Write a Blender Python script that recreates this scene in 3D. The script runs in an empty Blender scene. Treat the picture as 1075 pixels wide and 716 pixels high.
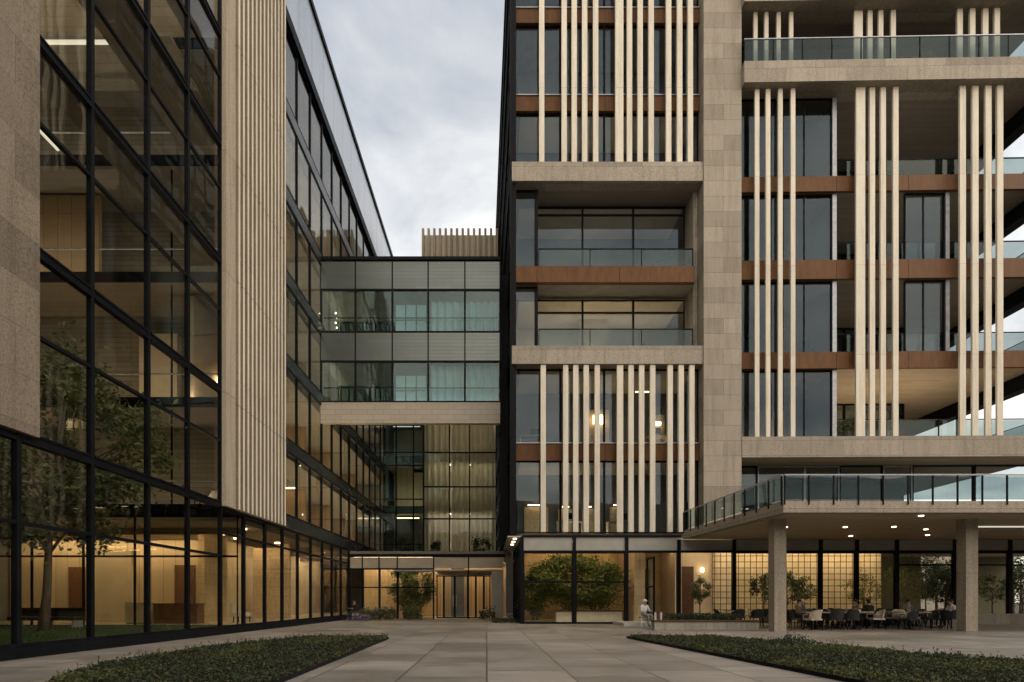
import bpy, bmesh, math, random
from mathutils import Vector, Matrix, noise as mnoise

random.seed(11)
sc = bpy.context.scene
COL = sc.collection
PI = math.pi

# ------------------------------------------------------------------ materials
def new_mat(name):
    m = bpy.data.materials.new(name); m.use_nodes = True
    nt = m.node_tree
    b = nt.nodes.get('Principled BSDF')
    return m, nt, b

def N(nt, t, **kw):
    n = nt.nodes.new(t)
    for k, v in kw.items():
        if k in n.inputs.keys(): n.inputs[k].default_value = v
        else: setattr(n, k, v)
    return n

def L(nt, a, b): nt.links.new(a, b)

def ramp(nt, fac, stops):
    r = nt.nodes.new('ShaderNodeValToRGB')
    e = r.color_ramp.elements
    while len(e) < len(stops): e.new(0.5)
    for el, (p, c) in zip(e, stops):
        el.position = p; el.color = (c[0], c[1], c[2], 1)
    L(nt, fac, r.inputs[0]); return r.outputs[0]

def mixc(nt, fac, a, b, mode='MIX'):
    m = nt.nodes.new('ShaderNodeMix'); m.data_type = 'RGBA'; m.blend_type = mode
    if isinstance(fac, float) or isinstance(fac, int): m.inputs[0].default_value = fac
    else: L(nt, fac, m.inputs[0])
    for sock, v in ((m.inputs[6], a), (m.inputs[7], b)):
        if isinstance(v, tuple): sock.default_value = (v[0], v[1], v[2], 1)
        else: L(nt, v, sock)
    return m.outputs[2]

def math_n(nt, op, a, b=None):
    m = nt.nodes.new('ShaderNodeMath'); m.operation = op
    for s, v in ((m.inputs[0], a), (m.inputs[1], b)):
        if v is None: continue
        if isinstance(v, (int, float)): s.default_value = v
        else: L(nt, v, s)
    return m.outputs[0]

def wall_coord(nt):
    """(horizontal, vertical) coordinates of a wall, picked by which way the face looks"""
    tc = nt.nodes.new('ShaderNodeTexCoord'); ge = nt.nodes.new('ShaderNodeNewGeometry')
    p = nt.nodes.new('ShaderNodeSeparateXYZ'); L(nt, tc.outputs['Object'], p.inputs[0])
    n = nt.nodes.new('ShaderNodeSeparateXYZ'); L(nt, ge.outputs['True Normal'], n.inputs[0])
    isx = math_n(nt, 'GREATER_THAN', math_n(nt, 'ABSOLUTE', n.outputs[0]), 0.7)
    isz = math_n(nt, 'GREATER_THAN', math_n(nt, 'ABSOLUTE', n.outputs[2]), 0.7)
    a = nt.nodes.new('ShaderNodeCombineXYZ'); L(nt, p.outputs[0], a.inputs[0]); L(nt, p.outputs[2], a.inputs[1])
    b = nt.nodes.new('ShaderNodeCombineXYZ'); L(nt, p.outputs[1], b.inputs[0]); L(nt, p.outputs[2], b.inputs[1])
    c = nt.nodes.new('ShaderNodeCombineXYZ'); L(nt, p.outputs[0], c.inputs[0]); L(nt, p.outputs[1], c.inputs[1])
    def mv(f, x, y):
        m = nt.nodes.new('ShaderNodeMix'); m.data_type = 'VECTOR'
        L(nt, f, m.inputs[0]); L(nt, x, m.inputs[4]); L(nt, y, m.inputs[5]); return m.outputs[1]
    return mv(isz, mv(isx, a.outputs[0], b.outputs[0]), c.outputs[0]), tc.outputs['Object']

def mat_stone(name, c1, c2, bw=1.75, bh=0.66, joint=(0.1, .085, .065), var=.5, mort=.007, rough=.75, offset=.37, grain=1.0):
    m, nt, b = new_mat(name)
    v, o = wall_coord(nt)
    br = N(nt, 'ShaderNodeTexBrick'); L(nt, v, br.inputs['Vector'])
    br.offset = offset; br.inputs['Scale'].default_value = 1
    br.inputs['Brick Width'].default_value = bw; br.inputs['Row Height'].default_value = bh
    br.inputs['Mortar Size'].default_value = mort; br.inputs['Mortar Smooth'].default_value = .1
    br.inputs['Color1'].default_value = (0, 0, 0, 1); br.inputs['Color2'].default_value = (1, 1, 1, 1)
    n1 = N(nt, 'ShaderNodeTexNoise', Scale=26.0, Detail=6.0, Roughness=.7); L(nt, o, n1.inputs['Vector'])
    n2 = N(nt, 'ShaderNodeTexNoise', Scale=1.1, Detail=5.0, Roughness=.6); L(nt, o, n2.inputs['Vector'])
    mp = N(nt, 'ShaderNodeMapping'); mp.inputs['Scale'].default_value = (3, 3, .25); L(nt, o, mp.inputs[0])
    n3 = N(nt, 'ShaderNodeTexNoise', Scale=1.6, Detail=6.0, Roughness=.65); L(nt, mp.outputs[0], n3.inputs['Vector'])
    f = math_n(nt, 'MULTIPLY_ADD', br.outputs['Color'], var); nt.nodes[-1].inputs[2].default_value = .0
    f = math_n(nt, 'ADD', f, math_n(nt, 'MULTIPLY', n2.outputs[0], .6))
    base = mixc(nt, f, c1, c2)
    sp = ramp(nt, n1.outputs[0], [(.34, (.50, .48, .45)), (.5, (.95, .95, .95)), (.66, (1.2, 1.19, 1.17))])
    base = mixc(nt, grain, base, sp, 'MULTIPLY')
    st = ramp(nt, n3.outputs[0], [(.3, (.72, .7, .67)), (.55, (1, 1, 1))])
    base = mixc(nt, .75, base, st, 'MULTIPLY')
    base = mixc(nt, br.outputs['Fac'], base, joint)
    L(nt, base, b.inputs['Base Color']); b.inputs['Roughness'].default_value = rough
    b.inputs['Specular IOR Level'].default_value = .3
    bp = N(nt, 'ShaderNodeBump', Strength=.35, Distance=.01)
    h = math_n(nt, 'SUBTRACT', n1.outputs[0], math_n(nt, 'MULTIPLY', br.outputs['Fac'], 1.5))
    L(nt, h, bp.inputs['Height']); L(nt, bp.outputs[0], b.inputs['Normal'])
    return m

def mat_plain(name, c, rough=.6, metal=0.0, nscale=6.0, namt=.25, spec=.4, stretch=(1, 1, 1), bump=0.0):
    m, nt, b = new_mat(name)
    tc = nt.nodes.new('ShaderNodeTexCoord')
    mp = N(nt, 'ShaderNodeMapping'); mp.inputs['Scale'].default_value = stretch; L(nt, tc.outputs['Object'], mp.inputs[0])
    n = N(nt, 'ShaderNodeTexNoise', Scale=nscale, Detail=5.0, Roughness=.6); L(nt, mp.outputs[0], n.inputs['Vector'])
    lo = tuple(x * (1 - namt) for x in c); hi = tuple(min(1, x * (1 + namt)) for x in c)
    L(nt, ramp(nt, n.outputs[0], [(.3, lo), (.7, hi)]), b.inputs['Base Color'])
    L(nt, ramp(nt, n.outputs[0], [(.3, (rough * .85,) * 3), (.7, (min(1, rough * 1.15),) * 3)]), b.inputs['Roughness'])
    b.inputs['Metallic'].default_value = metal; b.inputs['Specular IOR Level'].default_value = spec
    if bump:
        bp = N(nt, 'ShaderNodeBump', Strength=bump, Distance=.01); L(nt, n.outputs[0], bp.inputs['Height']); L(nt, bp.outputs[0], b.inputs['Normal'])
    return m

def mat_lined(name, c, pitch, vertical=False, line=.5, rough=.5, metal=0.0, var=.3, pitch2=3.0, lw=.012):
    """panels with fine joints (planks, cladding strips)"""
    m, nt, b = new_mat(name)
    v, o = wall_coord(nt)
    if vertical:
        s = nt.nodes.new('ShaderNodeSeparateXYZ'); L(nt, v, s.inputs[0])
        cb = nt.nodes.new('ShaderNodeCombineXYZ'); L(nt, s.outputs[1], cb.inputs[0]); L(nt, s.outputs[0], cb.inputs[1]); v = cb.outputs[0]
    br = N(nt, 'ShaderNodeTexBrick'); L(nt, v, br.inputs['Vector']); br.offset = .4
    br.inputs['Scale'].default_value = 1; br.inputs['Brick Width'].default_value = pitch2; br.inputs['Row Height'].default_value = pitch
    br.inputs['Mortar Size'].default_value = lw; br.inputs['Mortar Smooth'].default_value = .2
    br.inputs['Color1'].default_value = (0, 0, 0, 1); br.inputs['Color2'].default_value = (1, 1, 1, 1)
    n = N(nt, 'ShaderNodeTexNoise', Scale=2.2, Detail=6.0, Roughness=.6); L(nt, v, n.inputs['Vector'])
    f = math_n(nt, 'ADD', math_n(nt, 'MULTIPLY', br.outputs['Color'], .5), math_n(nt, 'MULTIPLY', n.outputs[0], .5))
    base = mixc(nt, f, tuple(x * (1 - var) for x in c), tuple(x * (1 + var) for x in c))
    base = mixc(nt, br.outputs['Fac'], base, tuple(x * line for x in c))
    L(nt, base, b.inputs['Base Color']); b.inputs['Roughness'].default_value = rough; b.inputs['Metallic'].default_value = metal
    bp = N(nt, 'ShaderNodeBump', Strength=.3, Distance=.01); bp.invert = True
    L(nt, br.outputs['Fac'], bp.inputs['Height']); L(nt, bp.outputs[0], b.inputs['Normal'])
    return m

def mat_glass(name, tint, refl=.045, gtint=(1, 1, 1), top=.95, power=5.0):
    m, nt, b = new_mat(name); nt.nodes.remove(b)
    out = [n for n in nt.nodes if n.type == 'OUTPUT_MATERIAL'][0]
    lw = N(nt, 'ShaderNodeLayerWeight', Blend=.5)
    f = math_n(nt, 'ADD', math_n(nt, 'MULTIPLY', math_n(nt, 'POWER', lw.outputs['Facing'], power), top - refl), refl)
    tr = nt.nodes.new('ShaderNodeBsdfTransparent'); tr.inputs[0].default_value = (*tint, 1)
    gl = nt.nodes.new('ShaderNodeBsdfGlossy'); gl.inputs['Roughness'].default_value = 0.0; gl.inputs[0].default_value = (*gtint, 1)
    tc = nt.nodes.new('ShaderNodeTexCoord')
    n = N(nt, 'ShaderNodeTexNoise', Scale=.55, Detail=1.0); L(nt, tc.outputs['Object'], n.inputs['Vector'])
    bp = N(nt, 'ShaderNodeBump', Strength=.035, Distance=.25); L(nt, n.outputs[0], bp.inputs['Height']); L(nt, bp.outputs[0], gl.inputs['Normal'])
    mx = nt.nodes.new('ShaderNodeMixShader'); L(nt, f, mx.inputs[0]); L(nt, tr.outputs[0], mx.inputs[1]); L(nt, gl.outputs[0], mx.inputs[2])
    L(nt, mx.outputs[0], out.inputs['Surface'])
    return m

def mat_emit(name, c, s):
    m, nt, b = new_mat(name)
    b.inputs['Base Color'].default_value = (.6, .55, .45, 1)
    b.inputs['Emission Color'].default_value = (*c, 1); b.inputs['Emission Strength'].default_value = s
    return m

def mat_leaf(name, lo, hi, trans=.25, rough=.55):
    m, nt, b = new_mat(name)
    ge = nt.nodes.new('ShaderNodeNewGeometry')
    L(nt, ramp(nt, ge.outputs['Random Per Island'], [(0, lo), (.6, tuple((a + c) / 2 for a, c in zip(lo, hi))), (1, hi)]), b.inputs['Base Color'])
    b.inputs['Roughness'].default_value = rough; b.inputs['Specular IOR Level'].default_value = .35
    out = [n for n in nt.nodes if n.type == 'OUTPUT_MATERIAL'][0]
    tl = nt.nodes.new('ShaderNodeBsdfTranslucent'); tl.inputs[0].default_value = (hi[0], hi[1], hi[2] * .6, 1)
    mx = nt.nodes.new('ShaderNodeMixShader'); mx.inputs[0].default_value = trans
    L(nt, b.outputs[0], mx.inputs[1]); L(nt, tl.outputs[0], mx.inputs[2]); L(nt, mx.outputs[0], out.inputs['Surface'])
    return m

def mat_paving():
    m, nt, b = new_mat('paving')
    tc = nt.nodes.new('ShaderNodeTexCoord'); o = tc.outputs['Object']
    s = nt.nodes.new('ShaderNodeSeparateXYZ'); L(nt, o, s.inputs[0])
    cb = nt.nodes.new('ShaderNodeCombineXYZ'); L(nt, s.outputs[1], cb.inputs[0]); L(nt, math_n(nt, 'ADD', s.outputs[0], 133.28), cb.inputs[1])
    br = N(nt, 'ShaderNodeTexBrick'); L(nt, cb.outputs[0], br.inputs['Vector']); br.offset = .42
    br.inputs['Scale'].default_value = 1; br.inputs['Brick Width'].default_value = 1.55; br.inputs['Row Height'].default_value = 1.36
    br.inputs['Mortar Size'].default_value = .016; br.inputs['Mortar Smooth'].default_value = .05
    br.inputs['Color1'].default_value = (0, 0, 0, 1); br.inputs['Color2'].default_value = (1, 1, 1, 1)
    n1 = N(nt, 'ShaderNodeTexNoise', Scale=.35, Detail=6.0, Roughness=.6); L(nt, o, n1.inputs['Vector'])
    n2 = N(nt, 'ShaderNodeTexNoise', Scale=38.0, Detail=5.0, Roughness=.75); L(nt, o, n2.inputs['Vector'])
    mp = N(nt, 'ShaderNodeMapping'); mp.inputs['Scale'].default_value = (.5, 3.0, 1); L(nt, o, mp.inputs[0])
    n3 = N(nt, 'ShaderNodeTexNoise', Scale=1.3, Detail=6.0, Roughness=.7); L(nt, mp.outputs[0], n3.inputs['Vector'])
    base = mixc(nt, br.outputs['Color'], (.215, .19, .163), (.32, .285, .246))
    base = mixc(nt, 1.0, base, ramp(nt, n1.outputs[0], [(.35, (.7, .7, .7)), (.6, (1.05, 1.05, 1.05))]), 'MULTIPLY')
    base = mixc(nt, .7, base, ramp(nt, n3.outputs[0], [(.35, (.66, .66, .67)), (.62, (1.08, 1.07, 1.05))]), 'MULTIPLY')
    base = mixc(nt, .8, base, ramp(nt, n2.outputs[0], [(.3, (.72, .72, .72)), (.7, (1.15, 1.15, 1.15))]), 'MULTIPLY')
    base = mixc(nt, br.outputs['Fac'], base, (.07, .062, .054))
    L(nt, base, b.inputs['Base Color'])
    L(nt, ramp(nt, n1.outputs[0], [(.35, (.32,) * 3), (.65, (.55,) * 3)]), b.inputs['Roughness'])
    b.inputs['Specular IOR Level'].default_value = .4
    bp = N(nt, 'ShaderNodeBump', Strength=.3, Distance=.006)
    L(nt, math_n(nt, 'SUBTRACT', n2.outputs[0], math_n(nt, 'MULTIPLY', br.outputs['Fac'], 2.0)), bp.inputs['Height']); L(nt, bp.outputs[0], b.inputs['Normal'])
    return m

M = {}
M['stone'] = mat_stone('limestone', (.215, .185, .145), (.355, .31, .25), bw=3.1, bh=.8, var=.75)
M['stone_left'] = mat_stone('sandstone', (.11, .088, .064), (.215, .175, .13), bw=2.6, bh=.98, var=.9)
M['stone_strip'] = mat_stone('smooth_limestone', (.33, .275, .21), (.44, .375, .29), bw=9, bh=4.35, var=.5)
M['fin'] = mat_stone('pale_stone', (.55, .495, .405), (.71, .655, .545), bw=9, bh=4.7, var=.45, mort=.005, joint=(.22, .19, .15), grain=.3)
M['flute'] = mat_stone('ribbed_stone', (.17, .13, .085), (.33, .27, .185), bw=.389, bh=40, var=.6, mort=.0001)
M['bronze'] = mat_plain('bronze_metal', (.105, .045, .014), rough=.55, metal=.0, nscale=3.5, namt=.3, spec=.2, stretch=(1.2, 1.2, .3))
M['black'] = mat_plain('black_metal', (.006, .0065, .008), rough=.5, metal=.0, nscale=3, namt=.3, spec=.08)
M['post'] = mat_plain('grey_post', (.30, .31, .33), rough=.4, metal=.5)
M['panel'] = mat_lined('grey_panel', (.105, .115, .108), .2, rough=.28, metal=.75, var=.08, lw=.005, line=.7, pitch2=1.98)
M['parapet'] = mat_plain('pale_metal', (.52, .55, .60), rough=.3, metal=.7, nscale=.5, namt=.12, stretch=(1, 1, .15))
M['header'] = mat_plain('header_panel', (.30, .29, .25), rough=.5, nscale=1.2, namt=.12)
M['beige_panel'] = mat_plain('beige_panel', (.42, .36, .27), rough=.5, nscale=1.2, namt=.15)
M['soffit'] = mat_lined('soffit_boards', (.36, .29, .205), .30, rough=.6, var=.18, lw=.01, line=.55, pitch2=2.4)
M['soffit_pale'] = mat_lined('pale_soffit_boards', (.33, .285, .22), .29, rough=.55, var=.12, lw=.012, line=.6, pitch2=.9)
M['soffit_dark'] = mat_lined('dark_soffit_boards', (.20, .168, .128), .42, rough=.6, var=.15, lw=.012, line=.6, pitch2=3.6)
M['wood'] = mat_lined('timber_boards', (.20, .178, .14), .22, rough=.5, var=.28, lw=.012, line=.45, pitch2=3)
M['woodv'] = mat_lined('timber_panels', (.36, .25, .14), .6, vertical=True, rough=.5, var=.22, lw=.014, line=.4, pitch2=9)
M['palewoodv'] = mat_lined('pale_timber_panels', (.45, .36, .245), .6, vertical=True, rough=.5, var=.18, lw=.014, line=.45, pitch2=9)
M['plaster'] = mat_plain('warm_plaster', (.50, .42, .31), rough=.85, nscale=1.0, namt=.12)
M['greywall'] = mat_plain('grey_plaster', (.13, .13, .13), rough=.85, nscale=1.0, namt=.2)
M['concrete'] = mat_stone('concrete', (.26, .222, .172), (.40, .345, .275), bw=30, bh=2.3, var=.4, mort=.006)
M['slab'] = mat_plain('slab_concrete', (.21, .185, .15), rough=.8, nscale=2, namt=.18)
M['floor'] = mat_plain('lobby_floor', (.34, .29, .22), rough=.3, nscale=1.5, namt=.12)
M['tile'] = mat_stone('cream_tile', (.40, .33, .22), (.54, .46, .33), bw=.345, bh=.345, joint=(.05, .033, .018), var=.6, mort=.024, rough=.4, offset=0)
M['marble'] = mat_stone('lit_marble', (.42, .31, .18), (.56, .44, .28), bw=1.4, bh=.5, var=.4, mort=.004)
M['whitestone'] = mat_plain('white_stone', (.46, .44, .39), rough=.55, nscale=3, namt=.1)
M['planterstone'] = mat_stone('planter_stone', (.26, .235, .20), (.38, .345, .295), bw=.85, bh=.9, var=.5, mort=.008)
M['darkwood'] = mat_plain('dark_timber', (.07, .03, .018), rough=.5, nscale=2, namt=.3, stretch=(1, 8, 8))
M['tablewood'] = mat_plain('table_timber', (.30, .23, .145), rough=.45, nscale=3, namt=.3, stretch=(1, 9, 9))
M['brownbox'] = mat_plain('brown_veneer', (.12, .06, .03), rough=.5, nscale=3, namt=.3, stretch=(8, 8, 1))
M['curtain'] = mat_plain('curtain_fabric', (.46, .43, .35), rough=.9, nscale=2, namt=.14, stretch=(6, 6, .2))
def mat_curtain():
    m = mat_plain('curtain_fabric', (.50, .485, .43), rough=.9, nscale=2, namt=.14, stretch=(6, 6, .2))
    nt = m.node_tree; out = [n for n in nt.nodes if n.type == 'OUTPUT_MATERIAL'][0]; b = nt.nodes['Principled BSDF']
    t = nt.nodes.new('ShaderNodeBsdfTranslucent'); t.inputs[0].default_value = (.6, .58, .50, 1)
    x = nt.nodes.new('ShaderNodeMixShader'); x.inputs[0].default_value = .5
    L(nt, b.outputs[0], x.inputs[1]); L(nt, t.outputs[0], x.inputs[2]); L(nt, x.outputs[0], out.inputs['Surface'])
    return m
M['curtain'] = mat_curtain()
M['blue_curtain'] = mat_plain('blue_grey_blind', (.26, .315, .32), rough=.9, nscale=2, namt=.1)
M['g_left'] = mat_glass('clear_glass', (.95, .94, .88), refl=.016, top=.6)
M['g_right'] = mat_glass('grey_glass', (.80, .84, .86), refl=.026, gtint=(.72, .86, 1.0))
M['g_link'] = mat_glass('teal_glass', (.80, .91, .91), refl=.03, gtint=(.85, .97, 1))
M['g_sky'] = mat_glass('added_skylight_glass', (.85, .87, .86), refl=.08)
M['g_rail'] = mat_glass('railing_glass', (.60, .66, .665), refl=.024, gtint=(.9, 1, 1))
M['g_span'] = mat_plain('spandrel_glass', (.018, .02, .023), rough=.25, nscale=1, namt=.1, spec=.3)
M['warm_lamp'] = mat_emit('warm_lamp', (1.0, .70, .38), 8.0)
M['warm_soft'] = mat_emit('warm_soft_lamp', (1.0, .70, .38), 4.0)
M['added_up'] = mat_emit('added_fill_lamp', (1.0, .79, .53), 15.0)  # added fill strips, out of view, to brighten rooms
M['added_up_dim'] = mat_emit('added_fill_lamp_dim', (1.0, .88, .68), 9.0)  # weaker version of the added fill strips
M['curtain_fill'] = mat_emit('added_curtain_fill', (1.0, .90, .74), 14.0)  # added lamps behind the curtains, to brighten the cloth
M['wash_fill'] = mat_emit('added_wall_wash', (1.0, .78, .51), 19.0)  # added strips that wash the lobby and restaurant walls
M['cool_fill'] = mat_emit('added_cool_fill', (.85, .95, 1.0), 2.6)  # added cool fill inside the bridge
M['room_fill'] = mat_emit('added_room_fill', (1.0, .92, .80), 6.0)  # added neutral fill for rooms and balconies
M['front_fill'] = mat_emit('added_front_fill', (1.0, .82, .56), 22.0)  # added fill behind the headers, to light trees from the front
M['cool_lamp'] = mat_emit('white_strip_lamp', (1.0, .95, .82), .6)
M['spot'] = mat_emit('downlight_lamp', (1.0, .78, .5), 6.0)
M['paving'] = mat_paving()
M['asphalt'] = mat_plain('asphalt', (.05, .05, .048), rough=.9, nscale=4)
M['soil'] = mat_plain('soil', (.025, .018, .012), rough=1, nscale=14, namt=.5, bump=.5)
M['grassbase'] = mat_plain('lawn_soil', (.018, .03, .008), rough=1, nscale=9, namt=.4)
M['grass'] = mat_leaf('lawn_grass', (.02, .045, .01), (.05, .085, .02))
M['cover'] = mat_leaf('ground_cover_leaf', (.012, .019, .008), (.055, .062, .026))
M['cover2'] = mat_leaf('yellow_green_leaf', (.04, .048, .013), (.105, .112, .032))
M['leaf'] = mat_leaf('tree_leaf', (.036, .054, .022), (.15, .175, .085), trans=.3)
M['leaf_dark'] = mat_leaf('dark_leaf', (.014, .026, .010), (.045, .07, .024), trans=.2)
M['leaf_warm'] = mat_leaf('olive_leaf', (.035, .05, .012), (.12, .135, .035), trans=.35)
M['leaf_olive'] = mat_leaf('dense_olive_leaf', (.045, .065, .016), (.15, .175, .045), trans=.2)
M['dead_leaf'] = mat_leaf('dry_leaf', (.07, .045, .02), (.16, .11, .05))
M['purple'] = mat_leaf('purple_flower', (.16, .11, .22), (.36, .30, .46))
M['whiteflower'] = mat_leaf('white_flower', (.5, .46, .4), (.75, .7, .62))
M['bark'] = mat_plain('bark', (.085, .068, .05), rough=.95, nscale=9, namt=.4, stretch=(1, 1, .25), bump=.6)
M['pot'] = mat_plain('clay_pot', (.10, .085, .07), rough=.7, nscale=5)
M['chair_black'] = mat_plain('black_weave', (.014, .014, .015), rough=.55, nscale=40, namt=.4)
M['chair_beige'] = mat_plain('beige_weave', (.40, .34, .25), rough=.75, nscale=40, namt=.2)
M['cushion'] = mat_plain('cushion_cloth', (.45, .40, .32), rough=.9, nscale=30, namt=.12)
M['skin'] = mat_plain('skin', (.42, .26, .18), rough=.55, nscale=20, namt=.06)
M['hair'] = mat_plain('hair', (.02, .015, .012), rough=.6, nscale=60, namt=.4)
M['white_cloth'] = mat_plain('white_cloth', (.68, .67, .65), rough=.9, nscale=12, namt=.08)
M['blue_cloth'] = mat_plain('blue_cloth', (.07, .09, .19), rough=.9, nscale=12, namt=.15)
M['brown_cloth'] = mat_plain('brown_cloth', (.14, .10, .055), rough=.9, nscale=12, namt=.15)
M['dark_cloth'] = mat_plain('dark_cloth', (.02, .021, .026), rough=.9, nscale=12, namt=.2)
M['grey_cloth'] = mat_plain('grey_cloth', (.22, .21, .19), rough=.9, nscale=12, namt=.15)
M['porcelain'] = mat_plain('white_ceramic', (.72, .70, .66), rough=.25, nscale=4, namt=.04)
M['opp_brick'] = mat_stone('dark_brick', (.07, .055, .045), (.11, .085, .07), bw=.9, bh=.3)
M['olive_wall'] = mat_plain('olive_plaster', (.12, .115, .075), rough=.7, nscale=1, namt=.2)
M['farwall'] = mat_plain('far_wall', (.42, .39, .34), rough=.8, nscale=.8, namt=.12)

# ------------------------------------------------------------------ mesh builder
class Frame:
    """local wall frame: a runs along the wall, b outwards, z up"""
    def __init__(s, o, u, n): s.o, s.u, s.n = Vector((o[0], o[1], 0)), Vector((u[0], u[1], 0)), Vector((n[0], n[1], 0))
    def p(s, a, b, z):
        q = s.o + s.u * a + s.n * b
        return (q.x, q.y, z)
WORLD = Frame((0, 0), (1, 0), (0, 1))
XF = [None]

class MB:
    def __init__(s): s.v = []; s.f = []; s.mi = []; s.cur = 0
    def add(s, vs, fs):
        k = len(s.v)
        if XF[0]: vs = [XF[0](p) for p in vs]
        s.v += [tuple(p) for p in vs]
        for f in fs: s.f.append(tuple(i + k for i in f)); s.mi.append(s.cur)
    def hexa(s, p):  # 4 bottom + 4 top, counter-clockwise from above
        s.add(p, [(3, 2, 1, 0), (4, 5, 6, 7), (0, 1, 5, 4), (1, 2, 6, 5), (2, 3, 7, 6), (3, 0, 4, 7)])
    def box(s, x0, x1, y0, y1, z0, z1):
        s.hexa([(x0, y0, z0), (x1, y0, z0), (x1, y1, z0), (x0, y1, z0), (x0, y0, z1), (x1, y0, z1), (x1, y1, z1), (x0, y1, z1)])
        return s
    def fbox(s, F, a0, a1, b0, b1, z0, z1):
        q = [F.p(a0, b0, z0), F.p(a1, b0, z0), F.p(a1, b1, z0), F.p(a0, b1, z0), F.p(a0, b0, z1), F.p(a1, b0, z1), F.p(a1, b1, z1), F.p(a0, b1, z1)]
        if F.u.x * F.n.y - F.u.y * F.n.x < 0: q = [q[3], q[2], q[1], q[0], q[7], q[6], q[5], q[4]]
        s.hexa(q); return s
    def prism(s, poly, z0, z1):
        n = len(poly)
        vs = [(x, y, z0) for x, y in poly] + [(x, y, z1) for x, y in poly]
        fs = [tuple(range(n - 1, -1, -1)), tuple(range(n, 2 * n))] + [(i, (i + 1) % n, n + (i + 1) % n, n + i) for i in range(n)]
        s.add(vs, fs); return s
    def tube(s, pts, rads, n=8, cap=True):
        vs = []; fs = []
        for i, p in enumerate(pts):
            p = Vector(p)
            d = Vector(pts[min(i + 1, len(pts) - 1)]) - Vector(pts[max(i - 1, 0)])
            d.normalize()
            a = d.orthogonal().normalized() if abs(d.z) < .95 else Vector((1, 0, 0)).cross(d).normalized()
            b = d.cross(a).normalized()
            for k in range(n):
                t = 2 * PI * k / n
                vs.append(p + (a * math.cos(t) + b * math.sin(t)) * rads[i])
        for i in range(len(pts) - 1):
            for k in range(n):
                fs.append((i * n + k, i * n + (k + 1) % n, (i + 1) * n + (k + 1) % n, (i + 1) * n + k))
        if cap:
            fs.append(tuple(range(n - 1, -1, -1))); fs.append(tuple(len(vs) - n + k for k in range(n)))
        s.add(vs, fs); return s
    def lathe(s, c, prof, n=20):
        vs = []; fs = []
        for r, z in prof:
            for k in range(n):
                t = 2 * PI * k / n; vs.append((c[0] + r * math.cos(t), c[1] + r * math.sin(t), c[2] + z))
        for i in range(len(prof) - 1):
            for k in range(n):
                fs.append((i * n + k, i * n + (k + 1) % n, (i + 1) * n + (k + 1) % n, (i + 1) * n + k))
        fs.append(tuple(range(n - 1, -1, -1))); fs.append(tuple(len(vs) - n + k for k in range(n)))
        s.add(vs, fs); return s
    def leaf(s, c, size, rnd, up=.0, narrow=.5):
        d = Vector((rnd.gauss(0, 1), rnd.gauss(0, 1), rnd.gauss(0, .7) + up)).normalized()
        w = d.cross(Vector((rnd.gauss(0, 1), rnd.gauss(0, 1), rnd.gauss(0, 1)))).normalized()
        nrm = d.cross(w)
        l = size * rnd.uniform(.7, 1.3); h = l * narrow * .5
        c = Vector(c)
        k = len(s.v)
        s.v += [tuple(c - d * l * .5), tuple(c - w * h + nrm * h * .35), tuple(c + d * l * .5), tuple(c + w * h + nrm * h * .35)]
        s.f.append((k, k + 1, k + 2, k + 3)); s.mi.append(s.cur)
    def build(s, name, mat, parent=None, smooth=False):
        me = bpy.data.meshes.new(name); me.from_pydata(s.v, [], s.f)
        mats = mat if isinstance(mat, (list, tuple)) else [mat]
        for m in mats: me.materials.append(M[m] if isinstance(m, str) else m)
        if len(mats) > 1: me.polygons.foreach_set('material_index', s.mi)
        if smooth: me.polygons.foreach_set('use_smooth', [True] * len(s.f))
        me.update()
        o = bpy.data.objects.new(name, me); COL.objects.link(o)
        if parent: attach(o, parent)
        return o

def world_loc(o):
    l = Vector(o.location)
    if o.parent: l = o.parent_loc_total if hasattr(o, 'parent_loc_total') else l
    return l
BASE = {}
def attach(o, parent):
    o.parent = parent
    base = parent
    while base.parent: base = base.parent
    loc = BASE.get(base.name, Vector((0, 0, 0)))
    if base is parent: o.matrix_parent_inverse = Matrix.Translation(-loc)
    # deeper levels inherit the part's identity placement

def thing(name, label, cat, loc=(0, 0, 0), group=None):
    o = bpy.data.objects.new(name, None); COL.objects.link(o)
    o.location = loc; o['label'] = label; o['category'] = cat; o.empty_display_size = .3
    if group: o['group'] = group
    BASE[o.name] = Vector(loc)
    return o
def tag(o, label, cat, group=None, kind=None):
    o['label'] = label; o['category'] = cat
    if group: o['group'] = group
    if kind: o['kind'] = kind
    return o
def struct(o): o['kind'] = 'structure'; return o

def B(name, mat, parent, *boxes):
    m = MB()
    for b in boxes: m.box(*b)
    return m.build(name, mat, parent)
def FB(name, mat, parent, F, *boxes):
    m = MB()
    for b in boxes: m.fbox(F, *b)
    return m.build(name, mat, parent)

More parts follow.
